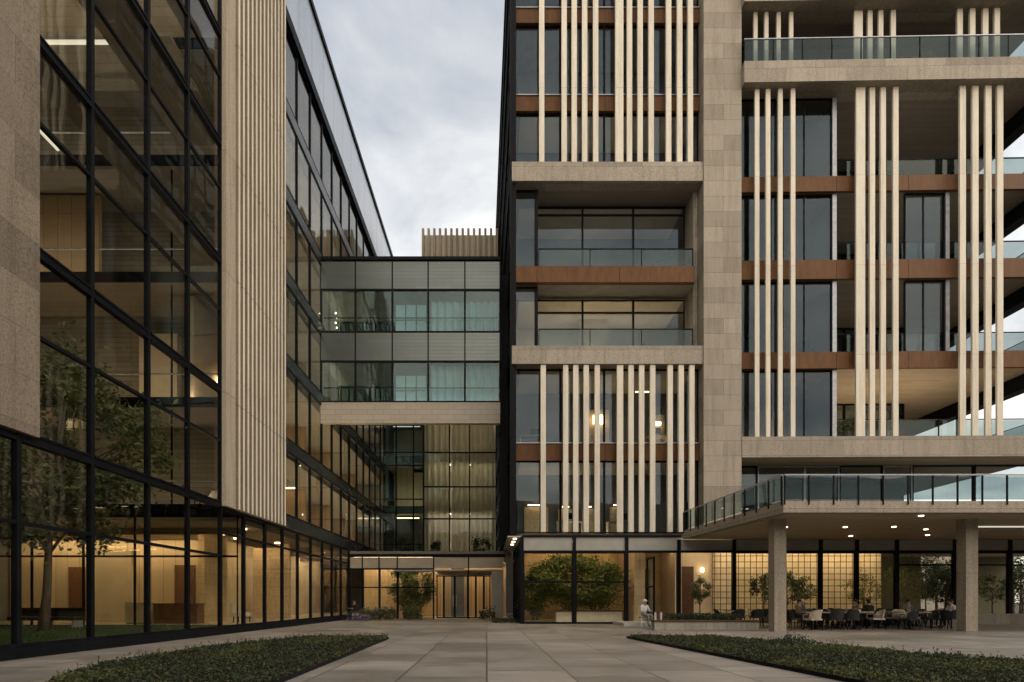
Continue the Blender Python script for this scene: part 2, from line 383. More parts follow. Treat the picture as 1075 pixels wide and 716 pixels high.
rp = random.Random(5)
def window(root, F, a0, a1, z0, z1, b=0.0, tz=(), ta=(), fw=.06, fd=.1, glass='g_right', frame='black', bot=None, top=None, name='window'):
    bot = fw if bot is None else bot; top = fw if top is None else top
    m = MB()   # the pane, very slightly out of true like real float glass
    j = [rp.uniform(-.006, .006) for _ in range(4)]
    t = .006; A0, A1, Z0, Z1 = a0 + fw * .5, a1 - fw * .5, z0 + bot * .5, z1 - top * .5
    q = [F.p(A0, b - t + j[0], Z0), F.p(A1, b - t + j[1], Z0), F.p(A1, b + t + j[1], Z0), F.p(A0, b + t + j[0], Z0),
         F.p(A0, b - t + j[2], Z1), F.p(A1, b - t + j[3], Z1), F.p(A1, b + t + j[3], Z1), F.p(A0, b + t + j[2], Z1)]
    if F.u.x * F.n.y - F.u.y * F.n.x < 0: q = [q[3], q[2], q[1], q[0], q[7], q[6], q[5], q[4]]
    m.hexa(q)
    w = m.build(name, glass, root)
    f = MB(); h = fd / 2
    f.fbox(F, a0, a0 + fw, b - h, b + h, z0, z1); f.fbox(F, a1 - fw, a1, b - h, b + h, z0, z1)
    f.fbox(F, a0 + fw, a1 - fw, b - h, b + h * .9, z0, z0 + bot); f.fbox(F, a0 + fw, a1 - fw, b - h, b + h * .9, z1 - top, z1)
    if bot > .12: f.fbox(F, a0 + fw, a1 - fw, b + h * .9, b + h * 1.35, z0 + bot * .55, z0 + bot * .95)
    if top > .12: f.fbox(F, a0 + fw, a1 - fw, b + h * .9, b + h * 1.35, z1 - top * .95, z1 - top * .55)
    for z in tz: f.fbox(F, a0 + fw, a1 - fw, b - h * .8, b + h * .8, z - .04, z + .04)
    for a in ta: f.fbox(F, a - .03, a + .03, b - h * .7, b + h * .7, z0 + bot, z1 - top)
    f.build('frame', frame, w)
    return w

def lamp(root, x0, x1, y0, y1, z, mat='warm_lamp', name='ceiling_light', th=.05):
    return B(name, mat, root, (x0, x1, y0, y1, z - th, z))

def cove(root, x0, x1, y, z, mat='wash_fill', drop=.28):  # added strip with a fascia to hide it, brightens the wall behind
    B('added_cove_fascia', 'soffit', root, (x0, x1, y - .06, y, z - drop, z - .002)); lamp(root, x0 + .05, x1 - .05, y + .05, y + .2, z - .01, mat, 'added_cove_light')
def railing(root, F, a0, a1, b, z0, z1, step, glass='g_rail', drop=.0, post='black', top='post'):
    r = FB('railing', top, root, F, (a0, a1, b - .03, b + .03, z1 - .045, z1))
    n = max(1, round((a1 - a0) / step)); d = (a1 - a0) / n
    for i in range(n + 1):
        a = a0 + i * d
        a = min(max(a, a0 + .02), a1 - .02)
        FB('post', post, r, F, (a - .02, a + .02, b - .028, b + .028, z0 - drop, z1 - .045))
    for i in range(n):
        a = a0 + i * d
        FB('glass_panel', glass, r, F, (a + .04, a + d - .04, b - .008, b + .008, z0 + .03, z1 - .07))
    return r

# ================================================================== GROUND
g = MB().box(-300, 300, -200, 500, -.6, -.02).build('ground', 'asphalt'); struct(g)
p = MB().box(-9.7, 34, -6, 39.0, -.3, 0).build('plaza_paving', 'paving'); struct(p)

# ================================================================== LEFT OFFICE BUILDING
LF = Frame((-10.117, 0), (.0258, 1), (1, -.0258))
LB = thing('office_building', 'tall dark glass office building with ribbed stone panel and tree-filled atrium', 'building', (-14, 21, 0))
FB('plinth', 'black', LB, LF, (4, 39, -.18, .14, -.02, .23))
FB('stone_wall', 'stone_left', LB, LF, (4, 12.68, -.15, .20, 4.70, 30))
bays = [(7.86, 10.08), (10.08, 12.3), (12.3, 14.52), (14.52, 16.84), (16.84, 18.98), (18.98, 21.19)]
floors = [(.23, 4.66, (2.84,)), (4.66, 8.77, (6.95,)), (8.77, 13.4, (11.63,)), (13.4, 17.6, (16.0,)), (17.6, 21.5, (19.97,)), (21.5, 25.6, (23.8,))]
for fi, (z0, z1, tz) in enumerate(floors):
    for bi, (a0, a1) in enumerate(bays):
        if fi >= 1 and bi < 2: continue
        if fi >= 4 and bi < 2: continue
        ta = (a0 + .75,) if bi == 4 and fi in (2, 3, 4) else ()
        window(LB, LF, a0, a1, z0, z1, 0, tz=tz, ta=(), fw=.06, fd=.13, glass='g_left', bot=.08 if fi == 0 else .125, top=.125)
# ribbed stone block
FB('stone_strip', 'stone_strip', LB, LF, (21.2, 21.95, -.1, .22, 4.62, 33.0))
jz = [4.62, 8.5, 13.1, 17.4, 21.9, 26.3, 33.0]
for z0, z1 in zip(jz[:-1], jz[1:]):
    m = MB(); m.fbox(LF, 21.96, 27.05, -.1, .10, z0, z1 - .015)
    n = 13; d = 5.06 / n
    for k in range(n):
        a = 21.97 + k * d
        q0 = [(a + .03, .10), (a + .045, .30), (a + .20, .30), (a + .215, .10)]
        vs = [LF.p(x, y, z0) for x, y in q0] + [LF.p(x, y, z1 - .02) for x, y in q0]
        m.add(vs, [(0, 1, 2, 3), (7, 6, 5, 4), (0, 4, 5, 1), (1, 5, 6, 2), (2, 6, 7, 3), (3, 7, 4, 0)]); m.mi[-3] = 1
    m.build('ribbed_panel', ['flute', 'fin'], LB)  # pale fronts, darker sides and grooves: rib light and shade put into the colour
# far wing glazing
wf = [4.66, 8.25, 12.2, 16.1, 20.0, 24.1, 28.0]
for k in range(12):
    a0 = 27.07 + 2 * k; a1 = a0 + 2
    for z0, z1 in zip(wf[:-1], wf[1:]):
        if k >= 3 and 12.2 <= z0 < 20 and k < 5: continue
        window(LB, LF, a0, a1, z0 + .55, z1, 0, fw=.05, fd=.12, glass='g_left', bot=.08, top=.08)
for z0, z1 in zip(wf[:-1], wf[1:]):
    FB('spandrel', 'g_span', LB, LF, (27.07, 51.07, -.06, .05, z0 + .005, z0 + .545))
for k in range(14):
    a0 = 27.07 + 2 * k
    FB('parapet_panel', 'parapet', LB, LF, (a0 + .015, a0 + 1.985, -.1, .12, 28.65, 32.3))
FB('roof_edge', 'black', LB, LF, (21, 56, -.3, .22, 32.32, 32.62), (27.07, 55.07, -.1, .2, 28.05, 28.6))
# street-level glazing of the wing
ga = [21.19, 23.1, 25.16, 27.15, 29.2, 31.2, 33.2, 35.1, 37.05, 39.0]
for a0, a1 in zip(ga[:-1], ga[1:]):
    window(LB, LF, a0, a1, .23, 4.6, 0, tz=(3.66,), fw=.06, fd=.13, glass='g_left', bot=.08, top=.1)
# hull
B('added_skylight', 'g_sky', LB, (-24, -10.0, 3, 23, 30.0, 30.06))  # unseen glass roof, added to bring daylight onto the tree
B('added_skylight_bar', 'black', LB, *[(-24, -10.0, y, y + .2, 30.07, 30.3) for y in (3, 7, 11, 15, 19, 22.8)])
B('roof', 'slab', LB, (-24, -10.0, 23.05, 27, 30.0, 30.4), (-24, -9.9, 27, 56, 32.0, 32.3))
B('rear_wall', 'greywall', LB, (-24.4, -24, 3, 56, 0, 32))
B('end_wall', 'greywall', LB, (-24, -10.1, 2.7, 3, 0, 30), (-24, -9.0, 55.7, 56, 0, 32))
# atrium
B('lobby_floor', 'floor', LB, (-24, -10.0, 23.4, 55, -.1, .215))
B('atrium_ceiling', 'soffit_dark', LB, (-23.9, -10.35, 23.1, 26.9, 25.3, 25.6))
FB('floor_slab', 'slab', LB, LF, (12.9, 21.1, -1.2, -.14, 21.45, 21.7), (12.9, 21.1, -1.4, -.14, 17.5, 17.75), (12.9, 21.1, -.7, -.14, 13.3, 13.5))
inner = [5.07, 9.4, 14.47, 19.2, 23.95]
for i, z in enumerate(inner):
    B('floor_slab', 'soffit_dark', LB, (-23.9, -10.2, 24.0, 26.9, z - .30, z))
    B('balustrade', 'black', LB, (-23.9, -10.2, 23.9, 23.98, z - .34, z + .06))
    lamp(LB, -22, -10.6, 24.3, 24.45, z + .06, 'added_up' if z < 12 else 'added_up_dim', 'added_uplight')  # added, concealed by the slab, to lift the dark atrium floors
    if z < 22: B('handrail', 'post', LB, (-23.9, -10.2, 23.92, 23.97, z + .98, z + 1.03))
B('room_wall', 'wood', LB, (-23.9, -10.05, 26.92, 27.0, 4.4, 30))
B('room_wall', 'plaster', LB, (-15.6, -13.9, 26.5, 26.90, 9.42, 13.2), (-12.6, -12.2, 24.6, 26.9, 9.42, 13.9))
B('room_wall', 'woodv', LB, (-20, -16.8, 25.6, 25.8, 14.49, 18.8))
B('partition', 'black', LB, *[(x, x + .06, 24.1, 24.16, z0, z1) for x in (-19.6, -16.2, -12.9) for z0, z1 in ((5.1, 9.0), (9.45, 14.1), (14.5, 18.8))])
lamp(LB, -12.15, -11.9, 26.6, 26.72, 11.3, 'warm_lamp', 'table_lamp', th=.35)
B('light_strip', 'cool_lamp', LB, (-16.6, -13.8, 21.7, 21.82, 21.75, 21.83))
B('light_strip', 'cool_lamp', LB, (-16.72, -16.6, 15.0, 21.82, 21.75, 21.83))
B('light_strip', 'cool_lamp', LB, (-13.75, -13.68, 17.2, 18.9, 15.6, 15.65))
B('atrium_ceiling', 'soffit_dark', LB, (-23.8, -11.6, 21.6, 23.9, 21.85, 22.0))
# inner glass screen of the lobby
for x in range(6):
    window(LB, WORLD, -22.2 + x * 2.05, -20.15 + x * 2.05, .22, 4.7, 23.5, tz=(2.98,), fw=.035, fd=.07, glass='g_left')
B('lobby_ceiling', 'soffit', LB, (-23.9, -10.15, 24.0, 26.8, 4.42, 4.6), (-23.9, -10.1, 27.1, 50, 4.42, 4.6))
B('lobby_wall', 'palewoodv', LB, (-23.9, -13.4, 29.6, 29.8, .215, 4.42))
B('lobby_wall', 'plaster', LB, (-14.2, -14.0, 29.8, 50, .215, 4.42))
B('lobby_wall', 'marble', LB, (-13.4, -13.1, 27.4, 29.8, .215, 4.42), (-13.3, -11.2, 33.6, 33.8, .215, 4.42))
B('lobby_wall', 'plaster', LB, (-18.6, -16.6, 27.6, 27.8, .215, 3.6))
B('doorway', 'brownbox', LB, (-15.6, -14.6, 29.5, 29.59, .215, 3.0), (-20.9, -20.1, 29.5, 29.59, .215, 2.9))
for x0, x1, y in ((-23, -13.6, 28.7), (-13.3, -11.4, 32.7), (-13.9, -10.6, 38.6), (-13.9, -10.6, 44), (-22, -10.6, 26.0), (-13.9, -10.6, 35.6)): cove(LB, x0, x1, y, 4.42)
B('added_cove_fascia', 'soffit', LB, (-12.7, -12.64, 29.9, 49.5, 4.12, 4.418)); lamp(LB, -12.85, -12.75, 30, 49.4, 4.41, 'wash_fill', 'added_cove_light')  # further added strip and fascia, washing the long lobby wall
lamp(LB, -12.6, -12.3, 28.2, 28.35, 4.41, 'warm_lamp'); lamp(LB, -11.6, -11.3, 32.3, 32.45, 4.41, 'warm_lamp'); lamp(LB, -14.2, -13.9, 27.4, 27.55, 4.41, 'warm_lamp')
# wing storeys
for i, z in enumerate(wf):
    B('floor_slab', 'slab', LB, (-19, -9.4 - (.35 if i else .35), 27.1, 55.5, z - .05, z + .6))
B('core_wall', 'plaster', LB, (-15.2, -15.0, 27.1, 55.5, 4.7, 28.5))
B('core_wall', 'woodv', LB, *[(-14.9, -11.4, y, y + .15, 4.7, 28) for y in (31.1, 37.1, 43.1, 50.9)])
for z in wf[:5]: lamp(LB, -10.6, -10.35, 27.6, 54.8, z + .66, 'added_up' if z < 12 else 'added_up_dim', 'added_uplight')  # added along the glass to brighten the wing storeys, out of view
for z, ys, mt in ((8.2, (29.4, 36.4), 'warm_lamp'), (12.15, (34,), 'warm_lamp'), (19.9, (40,), 'warm_soft')):
    for y in ys: lamp(LB, -13.0, -11.8, y, y + .14, z, mt)

# ================================================================== LINK BRIDGE
LK = thing('link_bridge', 'two storey glazed bridge with grey metal bands joining the two buildings', 'bridge', (-4.3, 33, 0))
KF = Frame((0, 33), (1, 0), (0, -1)); KR = Frame((0, 36.9), (1, 0), (0, 1))
kx = [-9.28, -7.33, -5.27, -3.27, -1.22, .745]
for x0, x1 in zip(kx[:-1], kx[1:]):
    for z0, z1 in ((18.6, 20.18), (14.6, 16.2)):
        FB('metal_panel', 'panel', LK, KF, (x0 + .02, x1 - .02, -.05, .04, z0 + .03, z1 - .03))
    for z0, z1 in ((16.2, 18.6), (12.3, 14.6)):
        window(LK, KF, x0, x1, z0, z1, 0, fw=.05, fd=.14, glass='g_link', bot=.07, top=.07)
        window(LK, KR, x0, x1, z0, z1, 0, fw=.04, fd=.1, glass='g_link', tz=(z0 + .95,), ta=((x0 + x1) / 2,))
B('frame_line', 'black', LK, *[(x - .035, x + .035, 32.93, 33.1, z0, z1) for x in kx for z0, z1 in ((18.6, 20.2), (14.6, 16.2))],
  (-9.28, .745, 32.95, 33.02, 18.57, 18.63), (-9.28, .745, 32.95, 33.02, 14.57, 14.63))
B('roof', 'black', LK, (-9.3, .76, 32.85, 37, 20.2, 20.38))
B('floor_slab', 'slab', LK, (-9.28, .74, 33.1, 36.8, 18.62, 19.0), (-9.28, .74, 33.1, 36.8, 14.65, 15.0))
B('rear_panel', 'panel', LK, (-9.28, .74, 36.82, 36.9, 18.62, 20.18), (-9.28, .74, 36.82, 36.9, 14.65, 16.18))
B('fascia', 'soffit_pale', LK, (-9.28, .745, 32.94, 33.2, 11.12, 12.28)); B('soffit', 'soffit_pale', LK, (-9.28, .745, 33.21, 36.9, 12.2, 12.28))
B('end_panel', 'black', LK, (.75, 1.25, 34.4, 34.6, 4.6, 20.2))
for zf in (19.0, 15.0):
    m = MB(); vs = []; nx = 90
    for i in range(nx + 1):
        x = -3.2 + 3.85 * i / nx
        y = 33.5 + .09 * math.sin(x * 2 * PI / .42 + .7 * math.sin(x * 1.9))
        vs += [(x, y, zf - 2.74), (x, y, zf - .85 if zf > 16 else zf - .45)]
    k = len(vs); vs2 = [(x, y + .012, z) for x, y, z in vs]
    fs = [(2 * i, 2 * i + 2, 2 * i + 3, 2 * i + 1) for i in range(nx)] + [(k + 2 * i + 1, k + 2 * i + 3, k + 2 * i + 2, k + 2 * i) for i in range(nx)]
    m.add(vs + vs2, fs); m.build('curtain', 'blue_curtain', LK, smooth=True)
    B('blind', 'blue_curtain', LK, *[(x, x + .52, 33.45, 33.48, z0, z0 + .82) for x in (-5.15, -4.55, -3.95) for z0 in (zf - 2.74, zf - 1.86)])
for z in (15.02, 12.31): lamp(LK, -9, .6, 33.14, 33.22, z + .06, 'cool_fill', 'added_uplight')  # unseen strips added to brighten the bridge curtains
B('handrail', 'black', LK, (-9.2, .7, 33.3, 33.35, 17.15, 17.2), (-9.2, .7, 33.3, 33.35, 13.2, 13.25))
for k in range(5): MB().lathe((-8.75 + .06 * (k % 2), 34.2, 16.75 + .28 * k), [(.02, -.04), (.045, 0), (.02, .04)], 8).build('pendant_lamp', 'warm_lamp', LK)
lamp(LK, -8.9, -8.0, 35.6, 35.75, 16.3, 'warm_lamp')

# ================================================================== REAR BUILDING
RR = thing('rear_building', 'rear building across the courtyard with pale curtains behind its glass wall', 'building', (-4, 51, 0))
RF = Frame((0, 50.5), (1, 0), (0, -1))
ax = [-8.85, -7.74, -6.27, -5.42]; bx = [-5.42, -3.18, -1.47, .80]
rows = [4.7, 8.23, 10.97, 13.9, 16.8, 19.7, 22.6, 25.5]
for x0, x1 in zip(ax[:-1], ax[1:]):
    for z0, z1 in ((4.7, 9.9), (9.9, 13.9), (13.9, 18), (18, 22), (22, 25.5)):
        window(RR, RF, x0, x1, z0, z1, 0, tz=(z0 + 1.35,) if z0 < 5 else (z0 + 2.9,), fw=.055, fd=.14, glass='g_link')
for x0, x1 in zip(bx[:-1], bx[1:]):
    for z0, z1 in zip(rows[:-1], rows[1:]):
        window(RR, RF, x0, x1, z0, z1, 0, fw=.055, fd=.14, glass='g_left')
# pleated curtains
rc = random.Random(3)
for x0, x1 in zip(bx[:-1], bx[1:]):
    m = MB(); nx = int((x1 - x0) / .045); vs = []
    ph = rc.uniform(0, 6)
    for i in range(nx + 1):
        x = x0 + .05 + (x1 - x0 - .1) * i / nx
        y = 51.05 + .17 * math.sin(x * 2 * PI / .5 + ph + .6 * math.sin(x * 2.1)) + .03 * math.sin(x * 2 * PI / .17)
        for z in (4.75, 25.4): vs.append((x, y, z))
    for i in range(nx + 1):
        x, y, z = vs[2 * i]
    k = len(vs)
    vs2 = [(x, y + .012, z) for x, y, z in vs]
    fs = [(2 * i, 2 * i + 2, 2 * i + 3, 2 * i + 1) for i in range(nx)] + [(k + 2 * i + 1, k + 2 * i + 3, k + 2 * i + 2, k + 2 * i) for i in range(nx)]
    m.add(vs + vs2, fs); m.build('curtain', 'curtain', RR, smooth=True)
for z in (4.4, 8.9, 13.2, 17.5, 21.5): B('floor_slab', 'slab', RR, (-8.9, .8, 51.4, 57, z, z + .4))
for z in (8.9, 13.2, 17.5, 21.5): B('slab_edge', 'greywall', RR, (-8.85, -5.45, 50.62, 51.35, z - .15, z + .45))
B('core_wall', 'greywall', RR, (-9.15, -8.92, 50.6, 57, 4.4, 26)); B('core_wall', 'plaster', RR, (-8.9, .8, 56.5, 57, 4.4, 25.5))
B('core_wall', 'greywall', RR, (-5.5, -5.35, 51.3, 56.5, 4.4, 25.5))
B('room_wall', 'woodv', RR, (-8.3, -6.6, 53.4, 53.6, 9.3, 13.2)); B('room_wall', 'marble', RR, (-6.6, -5.6, 53.4, 53.5, 9.35, 12.8))
B('roof', 'slab', RR, (-9.2, 1.0, 50.4, 60, 25.5, 26)); B('upper_wall', 'greywall', RR, (-8.95, .9, 50.6, 51, 26, 30.4))
lamp(RR, -8.6, -5.7, 51.6, 51.8, 9.36, 'added_up', 'added_uplight'); lamp(RR, -8.6, -5.7, 51.6, 51.8, 13.7, 'added_up_dim', 'added_uplight'); lamp(RR, -8.4, -6, 53, 53.1, 16.9, 'cool_lamp'); lamp(RR, -8.0, -6, 52.4, 52.6, 8.6, 'warm_soft')  # both uplights are added to brighten these rooms
for z in (8.7, 13.0): lamp(RR, -5.1, .6, 51.7, 52.0, z + .2 - .02, 'curtain_fill')
for z in (4.95, 9.45, 13.75, 18.0): lamp(RR, -5.1, .6, 53.2, 53.9, z, 'curtain_fill', 'added_uplight')  # added behind the curtains so the fabric shows bright
lamp(RR, -5.1, .6, 51.7, 52.0, 17.4, 'warm_lamp'); lamp(RR, -5.1, .6, 51.7, 52.0, 21.4, 'curtain_fill')
B('plant_room', 'beige_panel', RR, (-5.7, .95, 52.3, 57, 26, 33.6))
for k in range(14):
    x = -5.72 + k * .5
    B('louvre', 'flute', RR, (x, x + .2, 51.95, 52.25, 26, 34.0))
def leaves_in(mb, c, r, n, size, rnd, clumps=14, spread=.34, up=0.0, narrow=.5, shell=.55):
    cs = []
    for _ in range(clumps):
        while True:
            d = Vector((rnd.uniform(-1, 1), rnd.uniform(-1, 1), rnd.uniform(-1, 1)))
            if shell * .3 < d.length < 1: break
        if d.length < shell: d = d.normalized() * rnd.uniform(shell, .92)
        cs.append((Vector((c[0] + d.x * r[0], c[1] + d.y * r[1], c[2] + d.z * r[2])), rnd.uniform(.6, 1.25)))
    for i in range(n):
        p, s = cs[rnd.randrange(len(cs))]
        g = Vector((rnd.gauss(0, 1), rnd.gauss(0, 1), rnd.gauss(0, .8))) * spread * s * .55
        mb.leaf((p.x + g.x * r[0], p.y + g.y * r[1], p.z + g.z * r[2]), size, rnd, up, narrow)
    return cs

def tree(name, label, cat, base, h, crown_c, crown_r, trunk_r, nleaf, lsize, leaf='leaf', seed=1, clumps=16, stems=1, group=None, pot=None, spread=.34, nb=9, trunk_h=None):
    rnd = random.Random(seed)
    t = thing(name, label, cat, base, group)
    bx_, by_, bz_ = base
    z0 = bz_
    if pot:
        MB().lathe((bx_, by_, bz_), [(pot * .62, 0), (pot * .8, pot * .5), (pot, pot * 1.15), (pot * .92, pot * 1.17), (pot * .86, pot * 1.0)], 18).build('pot', 'pot', t, smooth=False)
        z0 = bz_ + pot * .9
    mb = MB(); cr = MB()
    cs = leaves_in(cr, crown_c, crown_r, nleaf, lsize, rnd, clumps, spread)
    for s in range(stems):
        off = Vector((rnd.uniform(-.2, .2), rnd.uniform(-.1, .1), 0)) if stems > 1 else Vector((0, 0, 0))
        top = Vector(crown_c) + Vector((rnd.uniform(-.3, .3) * crown_r[0] * (stems > 1), 0, crown_r[2] * .55))
        pts = []; rad = []
        for i in range(7):
            k = i / 6
            q = Vector((bx_, by_, z0)).lerp(top, k) + off * (1 + 2 * k) + Vector((math.sin(k * 5 + seed) * .05 * h * .15, math.cos(k * 4 + seed) * .04 * h * .15, 0)) * (0 if i == 0 else 1)
            pts.append(q); rad.append(trunk_r * (1.25 if i == 0 else 1) * (1 - .78 * k))
        mb.tube(pts, rad, 9)
        for b in range(nb):
            k = rnd.uniform(.35, .9)
            q0 = pts[int(k * 6)]
            tgt, _ = cs[rnd.randrange(len(cs))]
            mid = q0.lerp(tgt, .5) + Vector((0, 0, .08 * h * rnd.uniform(-.3, .5)))
            r0 = trunk_r * (1 - .78 * k) * .6
            mb.tube([q0, mid, tgt], [r0, r0 * .6, r0 * .2], 6)
    mb.build('trunk', 'bark', t, smooth=True)
    cr.build('crown', leaf, t)
    return t

# ================================================================== ENTRANCE PAVILION (street level, between the buildings)
EP = thing('entrance_pavilion', 'single storey glazed entrance with lit vestibule and beige header panels', 'pavilion', (-4, 39, 0))
EF = Frame((0, 39.0), (1, 0), (0, -1))
B('roof', 'slab', EP, (-9.05, 1.6, 39.05, 50.3, 4.12, 4.5)); B('roof_edge', 'black', EP, (-9.05, 1.2, 38.9, 39.04, 4.1, 4.3))
ex = [-9.05, -8.2, -7.1, -5.9, -3.5, -1.2, 1.15]
for i, (x0, x1) in enumerate(zip(ex[:-1], ex[1:])):
    B('header_panel', 'beige_panel', EP, (x0 + .04, x1 - .04, 38.95, 39.05, 3.36, 4.08))
    B('mullion', 'black', EP, (x0 - .04, x0 + .04, 38.9, 39.08, 0, 4.1))
    if i < 4: window(EP, EF, x0 + .04, x1, .05, 3.32, 0, tz=(2.1,), fw=.05, fd=.1, glass='g_left')
B('rail', 'black', EP, (-9.05, -3.5, 38.93, 39.06, 3.30, 3.37))
B('canopy', 'post', EP, (-5.9, -3.45, 37.9, 39.1, 3.13, 3.2)); 
# vestibule: set-back doors
VF = Frame((0, 40.6), (1, 0), (0, -1))
vx = [-3.45, -2.95, -2.2, -1.3, -.75, -.2, .25]
for i, (x0, x1) in enumerate(zip(vx[:-1], vx[1:])):
    d = window(EP, VF, x0, x1, .03, 2.95, 0, fw=.07, fd=.1, glass='g_right' if i in (1, 2) else 'g_left', name='door' if i in (1, 2) else 'window')
    if i in (1, 2): B('handle', 'post', d, (x1 - .12 if i == 1 else x0 + .09, x1 - .09 if i == 1 else x0 + .12, 40.5, 40.54, .8, 1.6))
B('vestibule_ceiling', 'beige_panel', EP, (-3.45, 1.1, 39.05, 40.7, 3.2, 3.3)); B('vestibule_wall', 'header', EP, (.3, 1.1, 39.1, 40.6, .0, 3.2))
B('door_head', 'beige_panel', EP, (-3.45, .3, 40.52, 40.72, 2.96, 3.2))
B('inner_wall', 'marble', EP, (-9, -6.2, 43, 43.2, 0, 4.1)); B('inner_wall', 'woodv', EP, (-6.2, 1.5, 46, 46.2, 0, 4.1)); B('inner_wall', 'greywall', EP, (-2.7, -1.7, 44.5, 44.7, 0, 4.1))
B('inner_wall', 'plaster', EP, (-9.1, 1.6, 50, 50.3, 0, 4.1))
B('inner_floor', 'floor', EP, (-9.05, 1.6, 39.02, 50, -.1, .02))
for x0, x1, y in ((-8.6, -7, 40.6), (-6.4, -4.2, 40.8), (-2.9, -.2, 42.6), (-5.6, -3.6, 44), (-.9, .4, 43.5)): lamp(EP, x0, x1, y, y + .18, 4.1, 'warm_lamp')
cove(EP, -6.1, 1.4, 45.1, 4.1); cove(EP, -8.9, -6.3, 42.2, 4.1); cove(EP, -5.9, .2, 41.6, 4.1)

# ================================================================== RIGHT STONE BUILDING
SB = thing('stone_building', 'large stone framed building with pale vertical fins bronze bands and raised terrace', 'building', (15, 35, 0))
SF = Frame((0, 31), (1, 0), (0, -1))
fy = 31.0
slabs = [(4.6, 4.84), (8.72, 9.58), (13.7, 14.55), (18.1, 18.85), (23.3, 24.2), (27.4, 28.1), (32.1, 32.75), (36.6, 37.2)]
for z0, z1 in slabs:
    B('floor_slab', 'slab', SB, (1.75, 12.9, 33.12 if 14 < z0 < 23 else 31.8, 38.85, z0, z1))
# side wall in ribbons, seen very obliquely
SD = Frame((1.3, 31.0), (-.0102, 1), (-1, -.0102))
for z0, z1 in zip([4.65, 9.2, 14.1, 18.5, 23.7, 27.7, 32.3, 36], [9.2, 14.1, 18.5, 23.7, 27.7, 32.3, 36, 39.4]):
    window(SB, SD, .16, 29.5, z0, z1, -.1, tz=(z0 + 1.1, z0 + 2.8), ta=tuple(1.5 + 1.5 * k for k in range(18)), fw=.1, fd=.3, glass='g_right', bot=.3, top=.25)
B('corner_post', 'black', SB, (1.22, 1.36, 31.02, 31.2, 4.65, 39.4))
B('roof', 'slab', SB, (1.3, 29.9, 31.2, 60, 39.4, 39.8)); B('core_wall', 'plaster', SB, (1.7, 25.9, 38.86, 39.1, 4.7, 39.3)); B('rear_wall', 'greywall', SB, (1.7, 25.9, 59, 59.4, 0, 39))
B('partition', 'greywall', SB, (12.2, 12.4, 31.9, 38.85, 4.84, 39.3))
# beams between the loggias
for z0, z1 in ((23.25, 24.25), (13.65, 14.6), (36.6, 37.5)):
    B('stone_beam', 'stone', SB, (1.32, 11.35, 30.98, 31.78, z0, z1))
B('loggia_soffit', 'soffit_dark', SB, (1.4, 11.3, 31.79, 33.1, 23.24, 23.29))
B('loggia_wall', 'stone', SB, (11.12, 11.34, 31.8, 33.4, 14.6, 23.24))
B('pier', 'stone', SB, (11.36, 13.34, 30.92, 32.9, 4.88, 39.8))
for z0, z1 in ((27.35, 28.15), (32.05, 32.8), (8.7, 9.6)):
    for x0, x1 in ((1.4, 3.95), (3.97, 6.3), (6.32, 8.9), (8.92, 11.34)):
        B('spandrel', 'bronze', SB, (x0, x1, 31.5, 31.7, z0, z1))
    B('sill', 'post', SB, (1.4, 11.34, 31.44, 31.6, z1 + .003, z1 + .05))
for x0, x1 in ((1.32, 2.65), (2.67, 7.0), (7.02, 11.0)):
    B('spandrel', 'bronze', SB, (x0, x1, 31.2, 31.5, 18.05, 18.9))
B('balcony_floor', 'slab', SB, (1.4, 11.1, 31.52, 33.1, 18.1, 18.85))
# windows behind the fins
for z0, z1 in ((4.86, 8.7), (9.64, 13.62), (24.28, 27.35), (28.2, 32.05), (32.85, 36.6)):
    for x0, x1 in ((1.4, 3.95), (3.95, 6.3), (6.3, 8.9), (8.9, 11.34)):
        window(SB, SF, x0, x1, z0, z1, -.72, ta=(x0 + (x1 - x0) * .58,), fw=.055, fd=.12, glass='g_right')
finx = [2.84, 4.02, 4.55, 5.1, 5.68, 6.85, 7.46, 8.02, 8.60, 9.52, 10.1, 10.66]
for i, x in enumerate(finx):
    w = .27 if i != 5 else .33
    B('fin', 'fin', SB, (x, x + w, 31.06, 31.24, 4.84 if x < 10.5 else 5.0, 13.63))
    w = .27 if i != 5 else .42
    B('fin', 'fin', SB, (x - .08, x - .08 + w, 31.06, 31.24, 24.26, 36.58))
# loggias
for z0, z1, tr in ((18.9, 23.22, 22.75), (14.62, 18.04, 17.3)):
    window(SB, SF, 1.42, 2.62, z0, z1, -.7, fw=.06, fd=.12, glass='g_right')
    B('return_glass', 'g_right', SB, (2.66, 2.68, 31.75, 33.0, z0, z1)); B('post', 'black', SB, (2.6, 2.74, 31.6, 31.78, z0, z1))
    for x0, x1 in ((2.77, 5.35), (5.35, 8.18), (8.18, 11.05)):
        window(SB, SF, x0, x1, z0, z1 - .02, -2.0, tz=(tr,), fw=.05, fd=.12, glass='g_right')
    railing(SB, SF, 2.76, 11.0, -.5, z0, z0 + 1.1, 2.75, top='black')
